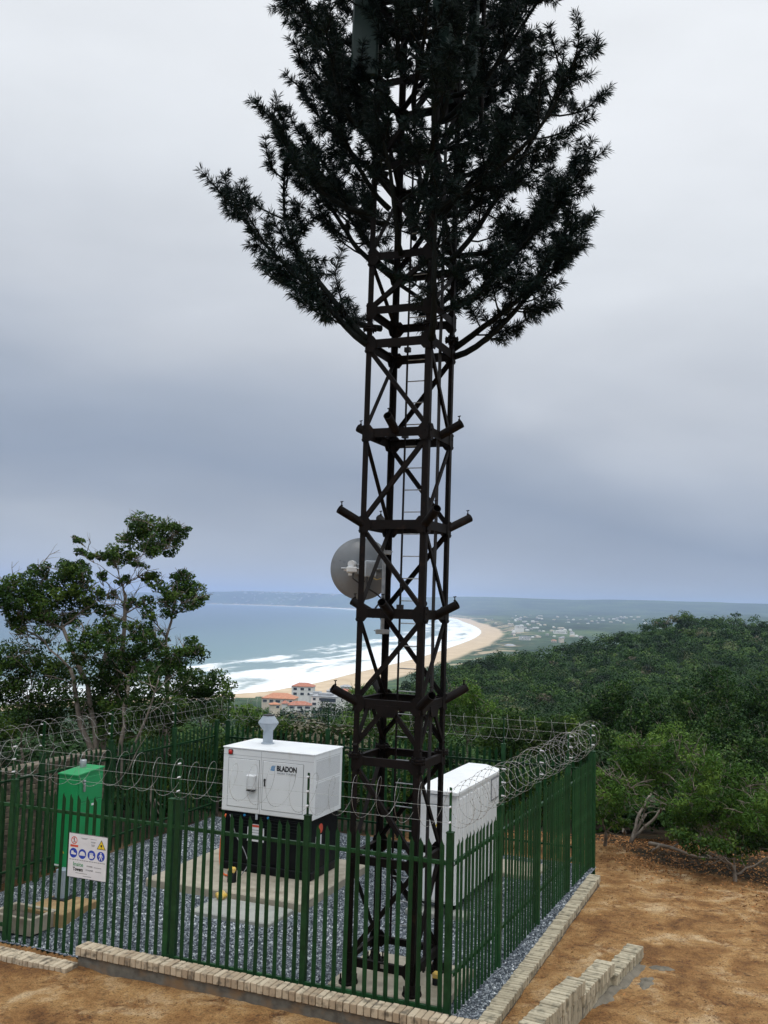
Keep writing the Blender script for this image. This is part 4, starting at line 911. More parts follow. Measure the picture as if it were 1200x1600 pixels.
# ------------------------------------------------------------------ tower disguised as a tree
TC = W(-1.065, 0.60, 0.12); TW = 0.508         # centre, half width
TOW = thing('disguised_tower', TC, 'black steel lattice mast dressed with artificial conifer branches', 'lattice tower', RZ)
TOW.rotation_euler = (0, radians(0.34), RZ)
CR = [(-TW, -TW), (TW, -TW), (TW, TW), (-TW, TW)]      # LF, FR, BR, BL
RINGS = [0.30, 1.68, 3.03, 3.83, 5.10, 6.37, 7.70, 9.02, 9.52, 10.33, 11.70, 13.0, 14.3, 15.6]
ZTOP = 16.2
for i, (x, y) in enumerate(CR):
    mb = MB(); sx = 1 if x > 0 else -1; sy = 1 if y > 0 else -1
    # angle-section leg: two flanges
    mb.box(min(x, x-sx*0.085), min(y, y-sy*0.012), 0.06, max(x, x-sx*0.085), max(y, y-sy*0.012), ZTOP)
    mb.box(min(x, x-sx*0.012), min(y-sy*0.012, y-sy*0.085), 0.06, max(x, x-sx*0.012), max(y-sy*0.012, y-sy*0.085), ZTOP)
    lg = mb.build('leg', 'steel_black', TOW)
    for z in (3.10, 9.27):
        m2 = MB(); m2.lathe([(0, -0.028), (0.105, -0.028), (0.105, -0.006), (0.06, -0.005), (0.06, 0.005), (0.105, 0.006), (0.105, 0.028), (0, 0.028)], 14, Matrix.Translation((x-sx*0.035, y-sy*0.035, z)))
        for k in range(6): a = k*pi/3+0.3; m2.tube([(x-sx*0.035+0.085*cos(a), y-sy*0.035+0.085*sin(a), z-0.055), (x-sx*0.035+0.085*cos(a), y-sy*0.035+0.085*sin(a), z+0.055)], 0.012, 6)
        m2.build('flange', 'steel_black', lg)
    m3 = MB(); cx_, cy_ = x-sx*0.035, y-sy*0.035
    m3.lathe([(0, 0.0), (0.135, 0.0), (0.135, 0.022), (0.07, 0.024), (0.05, 0.13), (0, 0.13)], 16, Matrix.Translation((cx_, cy_, 0.001)))
    for k in range(6): a = k*pi/3+0.5; m3.tube([(cx_+0.11*cos(a), cy_+0.11*sin(a), 0.02), (cx_+0.11*cos(a), cy_+0.11*sin(a), 0.12)], 0.011, 6); m3.lathe([(0.021, 0), (0.021, 0.022), (0, 0.022)], 6, Matrix.Translation((cx_+0.11*cos(a), cy_+0.11*sin(a), 0.024)))
    m3.build('base_plate', 'steel_black', lg)
for z in RINGS:
    mb = MB(); hh = 0.13 if z > 3.5 and z < 9.2 else 0.115; e = TW-0.013
    for i in range(4):
        a = Vector((*CR[i], z)); b = Vector((*CR[(i+1) % 4], z)); nrm = Vector((a.x+b.x, a.y+b.y, 0)).normalized(); dd = (b-a).normalized()
        a2 = a+dd*0.003+nrm*0.004; b2 = b-dd*0.003+nrm*0.004
        mb.bar(a2, b2, 0.010, hh)
        mb.bar(a2-nrm*0.031+Vector((0, 0, hh/2-0.006)), b2-nrm*0.031+Vector((0, 0, hh/2-0.006)), 0.048, 0.010)
    ringo = mb.build('ring_frame', 'steel_black', TOW)
    if z > 13.5: continue
    # corner gusset plates
    rf_ = ringo
    for i in range(4):
        a = Vector((*CR[i], z)); 
        for j in (1, 3):
            b = Vector((*CR[(i+j) % 4], z)); dd = (b-a).normalized(); nrm = Vector((a.x+b.x, a.y+b.y, 0)).normalized()
            mb = MB(); p = a+nrm*0.0125+dd*0.085; u = Vector((0, 0, 1)); s_ = 0.085
            q = [p-dd*s_+u*0.12, p+dd*s_*0.3+u*0.12, p+dd*s_+u*0.05, p+dd*s_-u*0.05, p+dd*s_*0.3-u*0.12, p-dd*s_-u*0.12]
            mb.add([v for v in q]+[v+nrm*0.007 for v in q], [tuple(range(6)), tuple(range(11, 5, -1))]+[(k, k+6, (k+1) % 6+6, (k+1) % 6) for k in range(6)])
            for bx, bz in ((0.02, 0.09), (0.05, 0.02), (0.02, -0.09)):
                c_ = a+dd*bx+nrm*0.02+u*bz; mb.tube([c_-nrm*0.003, c_+nrm*0.012], 0.012, 6)
            mb.build('gusset_plate', 'steel_black', rf_)
def brace(a, b, nrm):
    mb = MB(); mb.angle(Vector(a)-Vector(nrm)*0.018, Vector(b)-Vector(nrm)*0.018, 0.062, 0.008, nrm); mb.build('diagonal_brace', 'steel_black', TOW)
lev = [(0.30, 1.68), (1.68, 3.03), (3.83, 5.10), (5.10, 6.37), (6.37, 7.70), (7.70, 9.02), (9.52, 10.33), (10.33, 11.70), (11.70, 13.0), (13.0, 14.3), (14.3, 15.6)]
par = [1, 0, 1, 0, 1, 0, 1, 0, 1, 0, 1]
for (z0, z1), pr_ in zip(lev, par):
    for i in range(4):
        a = CR[i]; b = CR[(i+1) % 4]; nrm = (Vector((a[0]+b[0], a[1]+b[1], 0))).normalized()
        if pr_ == 0: brace((*a, z1-0.03), (*b, z0+0.03), nrm)       # from the left top down to the right bottom
        else: brace((*b, z1-0.03), (*a, z0+0.03), nrm)
for i in range(4):                                             # knee braces between 3.03 and 3.83
    a = Vector((*CR[i], 0)); b = Vector((*CR[(i+1) % 4], 0)); m = (a+b)/2; nrm = m.normalized(); dd = (b-a).normalized()
    brace((m.x-dd.x*0.06, m.y-dd.y*0.06, 3.76), (a.x, a.y, 3.22), nrm); brace((m.x+dd.x*0.06, m.y+dd.y*0.06, 3.76), (b.x, b.y, 3.22), nrm)
    mb = MB(); p = m+nrm*0.014; mb.add([p+dd*q+Vector((0, 0, z_))+nrm*o_ for o_ in (0, 0.007) for q, z_ in ((-0.2, 3.82), (0.2, 3.82), (0.12, 3.66), (-0.12, 3.66))], [(0, 1, 2, 3), (7, 6, 5, 4), (0, 4, 5, 1), (1, 5, 6, 2), (2, 6, 7, 3), (3, 7, 4, 0)]); mb.build('centre_plate', 'steel_black', TOW)
# empty branch sockets
def socket(x, y, z, dx, dy, L=0.44, el=27):
    d = Vector((dx, dy, 0)).normalized(); v = (d*cos(radians(el))+Vector((0, 0, sin(radians(el))))).normalized()
    a = Vector((x, y, z))-v*0.06; mb = MB(); p = a; q = a+v*L
    # hollow pipe
    u = v.cross(Vector((0, 0, 1))).normalized(); w_ = v.cross(u); n = 16; vs = []
    for c_, r_ in ((p, 0.062), (q, 0.062), (q, 0.054), (q-v*0.22, 0.054)): vs += [c_+(u*cos(2*pi*k/n)+w_*sin(2*pi*k/n))*r_ for k in range(n)]
    mb.add(vs, [(i*n+k, i*n+(k+1) % n, (i+1)*n+(k+1) % n, (i+1)*n+k) for i in range(3) for k in range(n)]+[tuple(3*n+k for k in range(n))])
    s_ = mb.build('branch_socket', 'steel_black', TOW, smooth=False)
    m2 = MB(); c_ = q-v*0.05+Vector((0, 0, 0.055)); m2.tube([c_, c_+Vector((0, 0, 0.035)), c_+Vector((0, 0, 0.04)), c_+Vector((0, 0, 0.075))], [0.008, 0.008, 0.008, 0.008], 6); m2.tube([c_+Vector((-0.022, 0, 0.072)), c_+Vector((0.022, 0, 0.078))], 0.008, 6); m2.lathe([(0.018, 0.0), (0.018, 0.02), (0, 0.02)], 6, Matrix.Translation(c_+Vector((0, 0, 0.01)))); m2.build('set_bolt', 'steel_black', s_)
for z, kind in ((3.86, 'c'), (5.10, 'f'), (6.40, 'c'), (7.72, 'f')):
    for i in range(4):
        if kind == 'c': socket(CR[i][0], CR[i][1], z, CR[i][0], CR[i][1])
        else:
            a = CR[i]; b = CR[(i+1) % 4]; f = 0.5; m = ((a[0]+b[0])/2, (a[1]+b[1])/2); socket(m[0], m[1], z, m[0], m[1], 0.42)
# ladder just inside the rear face, and the climbing rail / cables
lx = -0.20; ly = 0.36; lw = 0.30
b = MB(); b.box(lx-0.011, ly-0.016, 0.35, lx+0.011, ly+0.016, ZTOP-0.6); b.build('ladder_stile', 'steel_black', TOW)
b = MB(); b.box(lx+lw-0.011, ly-0.016, 0.35, lx+lw+0.011, ly+0.016, ZTOP-0.6); b.build('ladder_stile', 'steel_black', TOW)
b = MB(); z = 0.6
while z < ZTOP-0.7: b.tube([(lx+0.011, ly, z), (lx+lw-0.011, ly, z)], 0.009, 6); z += 0.335
b.build('ladder_rungs', 'galv', TOW)
for k, (x, y, r) in enumerate(((0.44, 0.05, 0.018), (0.44, 0.11, 0.012))):
    b = MB(); b.tube([(x+0.004*sin(q), y+0.006*sin(q*1.7), 0.12+q*0.5) for q in range(32)], r, 7); b.build('cable', 'ink', TOW)
for z in (5.16, 6.43, 7.76, 9.1): b = MB(); b.box(lx-0.04, ly-0.05, z, lx+0.05, ly+0.02, z+0.07); b.build('ladder_clamp', 'ink', TOW)
b = MB(); b.box(0.02, -TW-0.0175, 0.29, 0.07, -TW-0.0145, 0.345); b.build('maker_plate', 'galv', TOW)
# panel antennas hidden in the crown
for (x, y, z, rot) in ((-0.62, -0.66, 13.05, 0.3), (0.62, -0.62, 13.15, -0.4), (0.1, 0.85, 13.0, pi), (0.78, 0.3, 12.7, -1.3)):
    M = Matrix.Translation((x, y, z)) @ Matrix.Rotation(rot, 4, 'Z'); b = MB(); b.bbox(-0.20, -0.09, 0, 0.20, 0.06, 2.2, 0.03, M); an = b.build('panel_antenna', 'antenna_green', TOW)
    b = MB(); b.tube([M @ Vector((0, 0.13, -0.1)), M @ Vector((0, 0.13, 2.3))], 0.035, 10); b.bar(M @ Vector((0, 0.05, 0.4)), M @ Vector((0, 0.16, 0.4)), 0.08, 0.04); b.bar(M @ Vector((0, 0.05, 1.8)), M @ Vector((0, 0.16, 1.8)), 0.08, 0.04); b.build('mounting_pole', 'steel_black', an)

# artificial branches
def needles_along(paths, rng, dens=430, nl=0.135, rad=1.0):
    """needle blades standing off a set of twig paths"""
    P = []; D = []; Ln = []
    for pts, t0, dn, ln in paths:
        A = np.array([tuple(p) for p in pts]); seg = np.linalg.norm(np.diff(A, axis=0), axis=1); cum = np.concatenate([[0], np.cumsum(seg)]); L = cum[-1]
        n = int(L*(1-t0)*dn)+4; u = rng.uniform(t0, 1, n)*L
        # tufts: gather along the twig
        u = np.clip(u+0.028*np.sin(u*52), 0, L-1e-4)
        k = np.clip(np.searchsorted(cum, u, 'right')-1, 0, len(seg)-1); f = (u-cum[k])/seg[k]
        p = A[k]*(1-f)[:, None]+A[k+1]*f[:, None]; tg = (A[k+1]-A[k])/seg[k][:, None]
        r = rng.normal(0, 1, (n, 3)); r -= tg*np.sum(r*tg, 1, keepdims=True); r /= np.linalg.norm(r, axis=1, keepdims=True)+1e-9
        d = r*rng.uniform(0.6, 1.2, (n, 1))+tg*rng.uniform(0.25, 1.1, (n, 1)); d /= np.linalg.norm(d, axis=1, keepdims=True)
        P.append(p); D.append(d); Ln.append(ln*rng.uniform(0.55, 1.25, n))
    P = np.vstack(P); D = np.vstack(D); Ln = np.concatenate(Ln)[:, None]
    s = rng.normal(0, 1, P.shape); s -= D*np.sum(s*D, 1, keepdims=True); s /= np.linalg.norm(s, axis=1, keepdims=True)+1e-9
    wd = 0.0062; droop = np.array([0, 0, -1])*Ln*0.12
    V = np.stack([P-s*wd*0.7, P+D*Ln*0.55+s*wd, P+D*Ln+droop, P+D*Ln*0.5-s*wd], 1).reshape(-1, 3)
    return V, len(P)
def art_branch(p0, az, L, el0=28, el1=72, twist=0.0, dens=1.0, t0=0.16, thick=0.045, ntw=11, seed=0):
    rng = np.random.default_rng(seed+100); rd = random.Random(seed+5); n = 16; pts = [Vector(p0)]; a = az
    kink = [rd.uniform(-1, 1) for _ in range(4)]
    for i in range(n-1):
        t = i/(n-2); e = radians(el0+(el1-el0)*t**0.8+9*sin(t*6+kink[0]*3)); a = az+twist*t+0.22*sin(t*5+kink[1]*3)
        pts.append(pts[-1]+Vector((cos(a)*cos(e), sin(a)*cos(e), sin(e)))*L/(n-1)+Vector((rd.uniform(-1, 1), rd.uniform(-1, 1), rd.uniform(-1, 1)))*0.012)
    mb = MB(); mb.tube(pts, [thick*(1-0.72*i/(n-1)) for i in range(n)], 7)
    paths = [(pts, 0.72, 440*dens, 0.13)]
    for k in range(ntw):
        t = t0+(1-t0)*(k+rd.uniform(0, .8))/ntw; i = min(n-2, int(t*(n-1))); st = pts[i]; ax = (pts[i+1]-pts[i]).normalized()
        sd__ = (1 if k % 2 else -1)*rd.uniform(0.5, 1.25); side = ax.cross(Vector((0, 0, 1))).normalized(); outw = Vector((cos(a), sin(a), 0))
        d = (ax*rd.uniform(0.25, 0.8)+side*sd__+outw*rd.uniform(-0.2, 0.8)+Vector((0, 0, rd.uniform(-0.45, 0.25)))).normalized(); tl = min(1.15, L*rd.uniform(0.22, 0.42)*(1.2-0.55*t))
        m = 7; q = [st]; cu_ = Vector((rd.gauss(0, .08), rd.gauss(0, .08), rd.uniform(0.08, 0.26)))
        for j in range(m-1): d = (d+cu_+Vector((rd.gauss(0, .10), rd.gauss(0, .10), rd.gauss(0, .08)))).normalized(); q.append(q[-1]+d*tl/(m-1))
        mb.tube(q, [0.016*(1-0.6*j/(m-1)) for j in range(m)], 5); paths.append((q, 0.34, 500*dens, 0.142))
        if tl > 0.4:
            for h in range(rd.choice((1, 2, 2))):
                s0 = q[rd.randint(1, 4)]; d2 = (d*0.6+Vector((rd.gauss(0, .6), rd.gauss(0, .6), rd.gauss(0.05, .5)))).normalized(); l2 = tl*rd.uniform(0.28, 0.45); q2 = [s0+d2*l2*w_/3+Vector((0, 0, 0.03*w_*w_/9)) for w_ in range(4)]; mb.tube(q2, [0.009, 0.008, 0.006, 0.004], 4); paths.append((q2, 0.15, 540*dens, 0.125))
    br_ = mb.build('branch', 'branch_dark', TOW, smooth=True)
    V, k = needles_along(paths, rng); big_mesh('needles', V, qfaces(k), 'needle', br_, tone=np.repeat(rng.uniform(0.15, 0.85, k), 4))
R_ = lambda deg: radians(deg)
# azimuths in the tower frame: 0 = right along the front fence, 90 = away from the viewer
c0 = TW
spec = [
 # z, corner/face point, azimuth, length, el0, el1, twist
 (9.02, (-c0, -c0), 196, 3.2, 30, 60, 0.0, 13), (9.10, (-c0, -c0), 188, 3.3, 36, 84, -0.1, 12), (9.02, (c0, c0), 6, 2.95, 24, 64, 0.1, 15), (9.02, (c0, -c0), -62, 2.4, 54, 80, 0.0, 8), (-9.02, (-c0, c0), 135, 2.6, 30, 66, 0.0, 9),
 (9.40, (-c0, 0), 176, 2.3, 14, 40, -0.15, 9),
 (10.30, (c0, 0), 8, 3.6, 36, 80, 0.05, 12), (10.33, (-c0, 0), 190, 2.6, 36, 66, 0.0, 12), (10.33, (0, -c0), -95, 2.2, 44, 74, 0.1, 9), (10.33, (0, c0), 88, 2.4, 38, 70, 0.0, 9), (10.33, (c0, c0), 38, 3.0, 30, 58, 0.0, 12),
 (9.15, (c0, c0), -8, 2.5, 22, 58, 0.3, 14), (9.6, (c0, 0), 4, 2.5, 22, 60, 0.1, 12), (10.6, (-c0, c0), 160, 2.6, 24, 66, 0.0, 12), (11.0, (-c0, -c0), 192, 2.5, 20, 66, 0.0, 12), (9.3, (0, c0), 80, 2.0, 40, 70, 0.0, 9),
 (10.9, (c0, -c0), -10, 3.1, 26, 56, 0.15, 13), (10.6, (c0, c0), 20, 2.6, 18, 50, 0.1, 11),
]
for z in (11.05, 11.7, 12.35, 13.0, 13.7, 14.4, 15.1, 15.8):
    i0 = int(z*10) % 2
    nk_ = 6 if z < 11.5 else (5 if z < 12.2 else 7)
    for k in range(nk_):
        a = k*(360/nk_)+(i0*33)+random.uniform(-18, 18); L_ = 2.55*random.uniform(0.78, 1.1)*(1.0 if z > 11.5 else 0.9)
        spec.append((z+random.uniform(-.15, .15), (c0*0.9*cos(R_(a)), c0*0.9*sin(R_(a))), a, L_, random.uniform(12, 34), random.uniform(50, 80), random.uniform(-.3, .3), 9))
spec = [q for q in spec if q[0] > 0]
for i, (z, (x, y), a, L_, e0, e1, tw, nt_) in enumerate(spec):
    art_branch((x, y, z), R_(a), L_, e0, e1, tw, 1.0, 0.13, 0.052 if z < 10 else 0.045, nt_, i)
# short tufts close to the mast
for i in range(18):
    z = random.uniform(9.1, 15.5); a = random.uniform(0, 360)
    if z < 10.2 and i % 2: continue
    if i % 3 == 0: continue
    art_branch((0.45*cos(R_(a)), 0.45*sin(R_(a)), z), R_(a+random.uniform(-50, 50)), random.uniform(0.8, 1.3), random.uniform(-5, 30), random.uniform(20, 70), 0.2, 1.0, 0.05, 0.018, 4, 500+i)

# ------------------------------------------------------------------ microwave dish
DC = at(565, 889, 15.05); 
T = thing('microwave_dish', DC, 'round grey microwave dish seen from behind, clamped to the rear left tower leg', 'dish antenna', radians(6))
MD = Matrix.Rotation(-pi/2, 4, 'X')      # +z -> +y (dish opens away from the viewer)
b = MB(); rr = 0.475; prof = [(0.0, -0.17)]+[(rr*q, -0.17+0.16*q*q) for q in (0.15, 0.3, 0.45, 0.6, 0.75, 0.88, 0.97)]+[(rr, 0.0), (rr+0.012, 0.002), (rr+0.012, 0.03), (rr, 0.034)]
b.lathe(prof, 48, MD); b.build('reflector', 'dish_grey', T, smooth=True)
b = MB(); b.lathe([(rr-0.002, 0.012), (rr-0.002, 0.13), (rr-0.02, 0.15), (0, 0.16)], 48, MD); b.build('radome', 'white_trim', T, smooth=True)
b = MB(); b.bbox(-0.11, -0.27, -0.09, 0.10, -0.165, 0.07, 0.012); b.build('mount_plate', 'galv', T)
b = MB(); b.bbox(0.02, -0.42, -0.13, 0.19, -0.27, 0.12, 0.012)
for k in range(6): b.box(0.028+k*0.028, -0.445, -0.11, 0.036+k*0.028, -0.421, 0.10)
ru = b.build('radio_unit', 'light_grey', T)
b = MB(); b.lathe([(0, -0.05), (0.055, -0.05), (0.06, 0), (0.055, 0.05), (0, 0.05)], 18, Matrix.Translation((-0.17, -0.27, 0.06)) @ Matrix.Rotation(1.1, 4, 'Z') @ Matrix.Rotation(pi/2, 4, 'Y')); b.bbox(-0.26, -0.36, -0.07, -0.10, -0.25, 0.02, 0.015); b.tube([(-0.30, -0.3, -0.03), (-0.1, -0.3, 0.0)], 0.022, 8); b.bbox(-0.23, -0.33, -0.12, -0.17, -0.27, -0.06, 0.01); b.build('adjuster', 'white_trim', T)
b = MB(); b.tube([(-0.34, -0.32, -0.01), (0.30, -0.30, -0.01)], 0.016, 8); b.bar((0.1, -0.30, -0.04), (0.36, -0.22, -0.04), 0.05, 0.05); b.build('mount_arm', 'galv', T)
b = MB(); b.tube([(-0.15, -0.33, -0.06), (-0.16, -0.38, -0.16), (-0.08, -0.40, -0.22), (0.02, -0.38, -0.2)], 0.012, 7); b.tube([(0.05, -0.40, -0.1), (0.06, -0.42, -0.3), (0.2, -0.38, -0.38), (0.30, -0.34, -0.46), (0.20, -0.36, -0.60), (0.16, -0.34, -0.72)], 0.014, 7); b.build('cable', 'ink', T, smooth=True)
b = MB(); b.tube([(0.1, -0.40, -0.12), (0.2, -0.40, -0.17), (0.3, -0.36, -0.14)], 0.006, 6); b.build('earth_wire', 'yellow', T)
pm = at(598, 925, 14.72)-DC; Mi = Matrix.Rotation(-radians(6), 4, 'Z'); pm = Mi @ pm
b = MB(); b.tube([(pm.x, pm.y-0.07, pm.z-0.64), (pm.x, pm.y-0.07, pm.z+0.62)], 0.030, 12); pl = b.build('mounting_pole', 'galv', T)
for zz in (pm.z-0.60, pm.z+0.60): b = MB(); b.bbox(pm.x-0.10, pm.y-0.12, zz-0.035, pm.x+0.10, pm.y-0.02, zz+0.035, 0.008); b.tube([(pm.x-0.13, pm.y-0.10, zz+0.015), (pm.x+0.13, pm.y-0.10, zz+0.015)], 0.009, 6); b.build('clamp', 'galv', pl)

# ------------------------------------------------------------------ near trees and shrubs
# tall windswept tree behind the left fence
main = pcl([(222, 818, 25), (247, 828, 25), (270, 838, 20), (205, 838, 22), (240, 850, 22), (280, 826, 14), (262, 858, 14)], 25.5, 0.5)
left_ = pcl([(38, 925, 30), (70, 905, 28), (100, 893, 26), (118, 905, 24), (85, 935, 30), (52, 952, 30), (118, 935, 22), (12, 918, 22), (20, 950, 24), (100, 965, 20), (135, 920, 20), (60, 890, 16), (140, 950, 18), (30, 975, 22), (70, 975, 22), (-10, 940, 26), (128, 885, 14)], 24.5, 0.6)
mid_ = pcl([(186, 868, 22), (172, 872, 16), (208, 872, 13), (150, 868, 11), (118, 843, 10), (122, 862, 9), (232, 895, 15), (215, 880, 10), (160, 900, 11), (190, 905, 12), (205, 945, 13), (165, 955, 15), (225, 940, 12), (150, 930, 12), (178, 930, 9)], 25.2, 0.5)
right_ = pcl([(285, 912, 22), (302, 920, 19), (268, 925, 18), (290, 938, 20), (258, 942, 16), (245, 915, 12), (312, 936, 10), (270, 955, 14), (235, 960, 14), (285, 900, 16), (300, 945, 12)], 25.0, 0.5)
low_ = pcl([(298, 1008, 20), (308, 1022, 18), (284, 1022, 15), (205, 985, 24), (170, 990, 26), (228, 1005, 20), (150, 1010, 24), (190, 1015, 26), (240, 985, 14), (255, 1010, 20), (270, 1030, 18), (215, 1030, 26), (130, 985, 18), (120, 1020, 24), (165, 1035, 26), (245, 1035, 24)], 24.0, 0.6)
make_tree('windswept_tree', 'tall windswept tree with the highest dark flat top beside the sea', 'tree', at(150, 1150, 25.5)-Vector((0, 0, 1.0)), main+mid_, 0.085, 'leaf', 0.042, 4200, 'bark_pale', 'windswept trees behind the left fence', hubs=[at(178, 990, 25.3), at(196, 930, 25.4)], twigs=9, bare=60)
make_tree('windswept_tree', 'leaning windswept tree whose wide dark crown reaches the left edge', 'tree', at(152, 1150, 24.5)-Vector((0, 0, 1.0)), left_, 0.08, 'leaf', 0.042, 4000, 'bark_pale', 'windswept trees behind the left fence', hubs=[at(110, 1045, 24.3), at(98, 980, 24.4)], twigs=8, bare=44)
make_tree('windswept_tree', 'slim windswept tree with rounded crown nearest the open sea', 'tree', at(262, 1130, 25.0)-Vector((0, 0, 1.0)), right_, 0.06, 'leaf', 0.042, 3800, 'bark_pale', 'windswept trees behind the left fence', hubs=[at(263, 1010, 25.0), at(268, 970, 25.0)], twigs=9, bare=30)
make_tree('windswept_tree', 'low spreading windswept tree under the taller crowns', 'tree', at(190, 1160, 24.0)-Vector((0, 0, 1.0)), low_, 0.07, 'leaf', 0.042, 3600, 'bark_pale', 'windswept trees behind the left fence', hubs=[at(200, 1060, 24.0)], twigs=8, bare=14)
SHG = 'dense shrubs behind the fences'
def shrub(label, lst, y0, leaf='leaf', lsize=0.045, per=2600, twigs=4, bare=6, dy=0.8, group=SHG, name='shrub', asp=0.5, hub=None, tr=0.05, bark='bark_pale'):
    cl = pcl(lst, y0, dy); bx = sum(c.x for c, r in cl)/len(cl); by = y0; z = min(gz(bx, by), min(c.z for c, r in cl)-0.4)
    return make_tree(name, label, 'shrub', (bx, by, z), cl, tr, leaf, lsize, per, bark, group, twigs=twigs, bare=bare, asp=asp)
shrub('rounded bright green shrub under the white surf at the rear left fence corner', [(330, 1064, 28), (300, 1060, 24), (302, 1080, 30), (350, 1085, 22), (318, 1100, 30), (345, 1110, 25), (285, 1095, 25)], 26.5)
shrub('dark shrub in front of the low windswept tree trunks', [(262, 1055, 30), (230, 1062, 28), (240, 1085, 34), (275, 1110, 30), (225, 1110, 30), (250, 1130, 28)], 23.8)
shrub('deep green shrub between the two leaning pale trunks', [(190, 1055, 32), (150, 1058, 28), (160, 1080, 36), (200, 1100, 34), (150, 1115, 34), (185, 1135, 30)], 24.4, bare=12)
shrub('olive shrub left of the leaning pale trunks', [(105, 1045, 32), (75, 1040, 26), (75, 1085, 36), (120, 1100, 34), (85, 1125, 32), (55, 1110, 30)], 25.2, bare=14)
shrub('dark shrub at the far left edge above the razor wire', [(25, 1050, 34), (-5, 1030, 28), (0, 1080, 36), (35, 1095, 34), (-30, 1060, 40), (5, 1125, 34), (-40, 1110, 40)], 24.2, bare=14)
shrub('sparse twiggy shrub with small leaves below the wide left crown', [(30, 1005, 22), (60, 1015, 20), (8, 1025, 22), (75, 1000, 12), (45, 1035, 20)], 24.8, per=1500, bare=30, twigs=7)
shrub('pale grey green shrub just right of the rear left corner post', [(378, 1108, 20), (395, 1118, 18), (412, 1126, 16), (385, 1130, 22), (430, 1135, 18)], 31, 'leaf_light', per=2200)
shrub('low green shrub behind the exhaust cowl', [(440, 1135, 24), (465, 1140, 22), (420, 1150, 24), (450, 1165, 26), (480, 1155, 22)], 30)
shrub('low dark shrub below the white houses', [(500, 1136, 20), (525, 1142, 22), (545, 1140, 20), (515, 1160, 26), (550, 1165, 26)], 30)
shrub('tall feathery olive bush standing behind the tower', [(560, 1085, 20), (582, 1090, 24), (600, 1100, 26), (575, 1115, 28), (620, 1115, 24), (595, 1135, 30), (560, 1140, 24), (640, 1135, 24)], 31, 'leaf_light', per=1700, bare=26, twigs=8)
shrub('tall feathery olive bush right of the tower at fence height', [(700, 1085, 22), (722, 1080, 24), (745, 1090, 24), (715, 1105, 28), (745, 1115, 28), (690, 1115, 24), (765, 1110, 20), (725, 1135, 28)], 31, 'leaf_light', per=1700, bare=26, twigs=8)
shrub('dark bush between the tower and the feathery olive bush', [(655, 1120, 24), (675, 1130, 22), (640, 1145, 26), (665, 1160, 26)], 29)
shrub('dense bush behind the third rear fence post', [(790, 1130, 28), (815, 1140, 28), (770, 1150, 28), (800, 1165, 30), (835, 1160, 26)], 29)
shrub('dense bush behind the rear right fence corner', [(860, 1135, 28), (885, 1145, 28), (905, 1130, 24), (870, 1165, 30), (900, 1170, 28)], 28)
# low scrub seen between the pales of the rear and left fence
for i, (px, py, y0, r) in enumerate(((400, 1195, 26.0, 34), (450, 1200, 25.5, 34), (510, 1205, 25.0, 36), (570, 1212, 24.6, 34), (625, 1220, 24.2, 32), (690, 1228, 23.8, 32), (750, 1232, 23.6, 34), (810, 1238, 23.2, 34), (870, 1240, 23.0, 34), (340, 1190, 26.4, 36), (290, 1195, 26.0, 36), (240, 1205, 25.0, 36))):
    nm = ['behind the generator cowl', 'behind the middle of the generator', 'behind the right end of the generator', 'left of the tower legs', 'straight behind the tower legs', 'behind the white cabinet lid', 'right of the white cabinet lid', 'behind the third rear fence panel', 'by the rear right fence corner', 'at the rear left fence corner', 'behind the last left fence panel', 'behind the second left fence panel'][i]
    shrub('low dark scrub close against the fence %s' % nm, [(px-20, py, r*0.7), (px+18, py+4, r*0.7), (px, py-14, r*0.7), (px-6, py+26, r*0.8), (px+20, py+30, r*0.7)], y0, 'leaf', per=2300, bare=5, dy=0.35, group='low scrub against the compound fences')
# big light green tree on the right with pale forked trunk
b0 = gnd(985, 1318, -0.35)
cl = pcl([(1000, 1165, 32), (1040, 1155, 30), (975, 1190, 30), (1015, 1195, 34), (955, 1215, 26), (1060, 1185, 32), (1090, 1175, 26), (1035, 1225, 34), (985, 1240, 28), (945, 1245, 20)], 22.5, 0.9)
make_tree('forked_tree', 'light green spreading tree with pale forked trunk at the sand edge', 'tree', b0, cl, 0.045, 'leaf_light', 0.050, 3000, 'bark_pale', 'leafy trees at the right edge of the clearing', hubs=[at(1010, 1272, b0.y+0.3), at(1018, 1240, b0.y+0.6), at(1040, 1262, b0.y+0.2)], twigs=11, bare=46, asp=0.28)
cl = pcl([(1100, 1195, 30), (1130, 1205, 30), (1085, 1235, 32), (1120, 1245, 34), (1155, 1235, 30), (1185, 1225, 30), (1060, 1265, 30), (1100, 1285, 32), (1145, 1280, 34), (1185, 1270, 34), (1215, 1250, 34)], 21.5, 0.8)
make_tree('forked_tree', 'wide light green tree at the right edge with low drooping crown', 'tree', gnd(1130, 1350, -0.4), cl, 0.07, 'leaf_light', 0.050, 3200, 'bark_pale', 'leafy trees at the right edge of the clearing', twigs=9, bare=26, asp=0.3)
shrub('dark undergrowth shrub below the wide light green tree', [(1070, 1310, 24), (1110, 1325, 24), (1150, 1322, 26), (1190, 1315, 26), (1215, 1330, 26)], 20.8, 'leaf', per=2600, dy=0.4, group='undergrowth at the right edge of the clearing')
shrub('green undergrowth shrub right of the rear fence corner', [(940, 1275, 18), (955, 1262, 18), (930, 1255, 16), (965, 1285, 15)], 23.6, 'leaf_light', per=2300, dy=0.3, group='undergrowth at the right edge of the clearing')
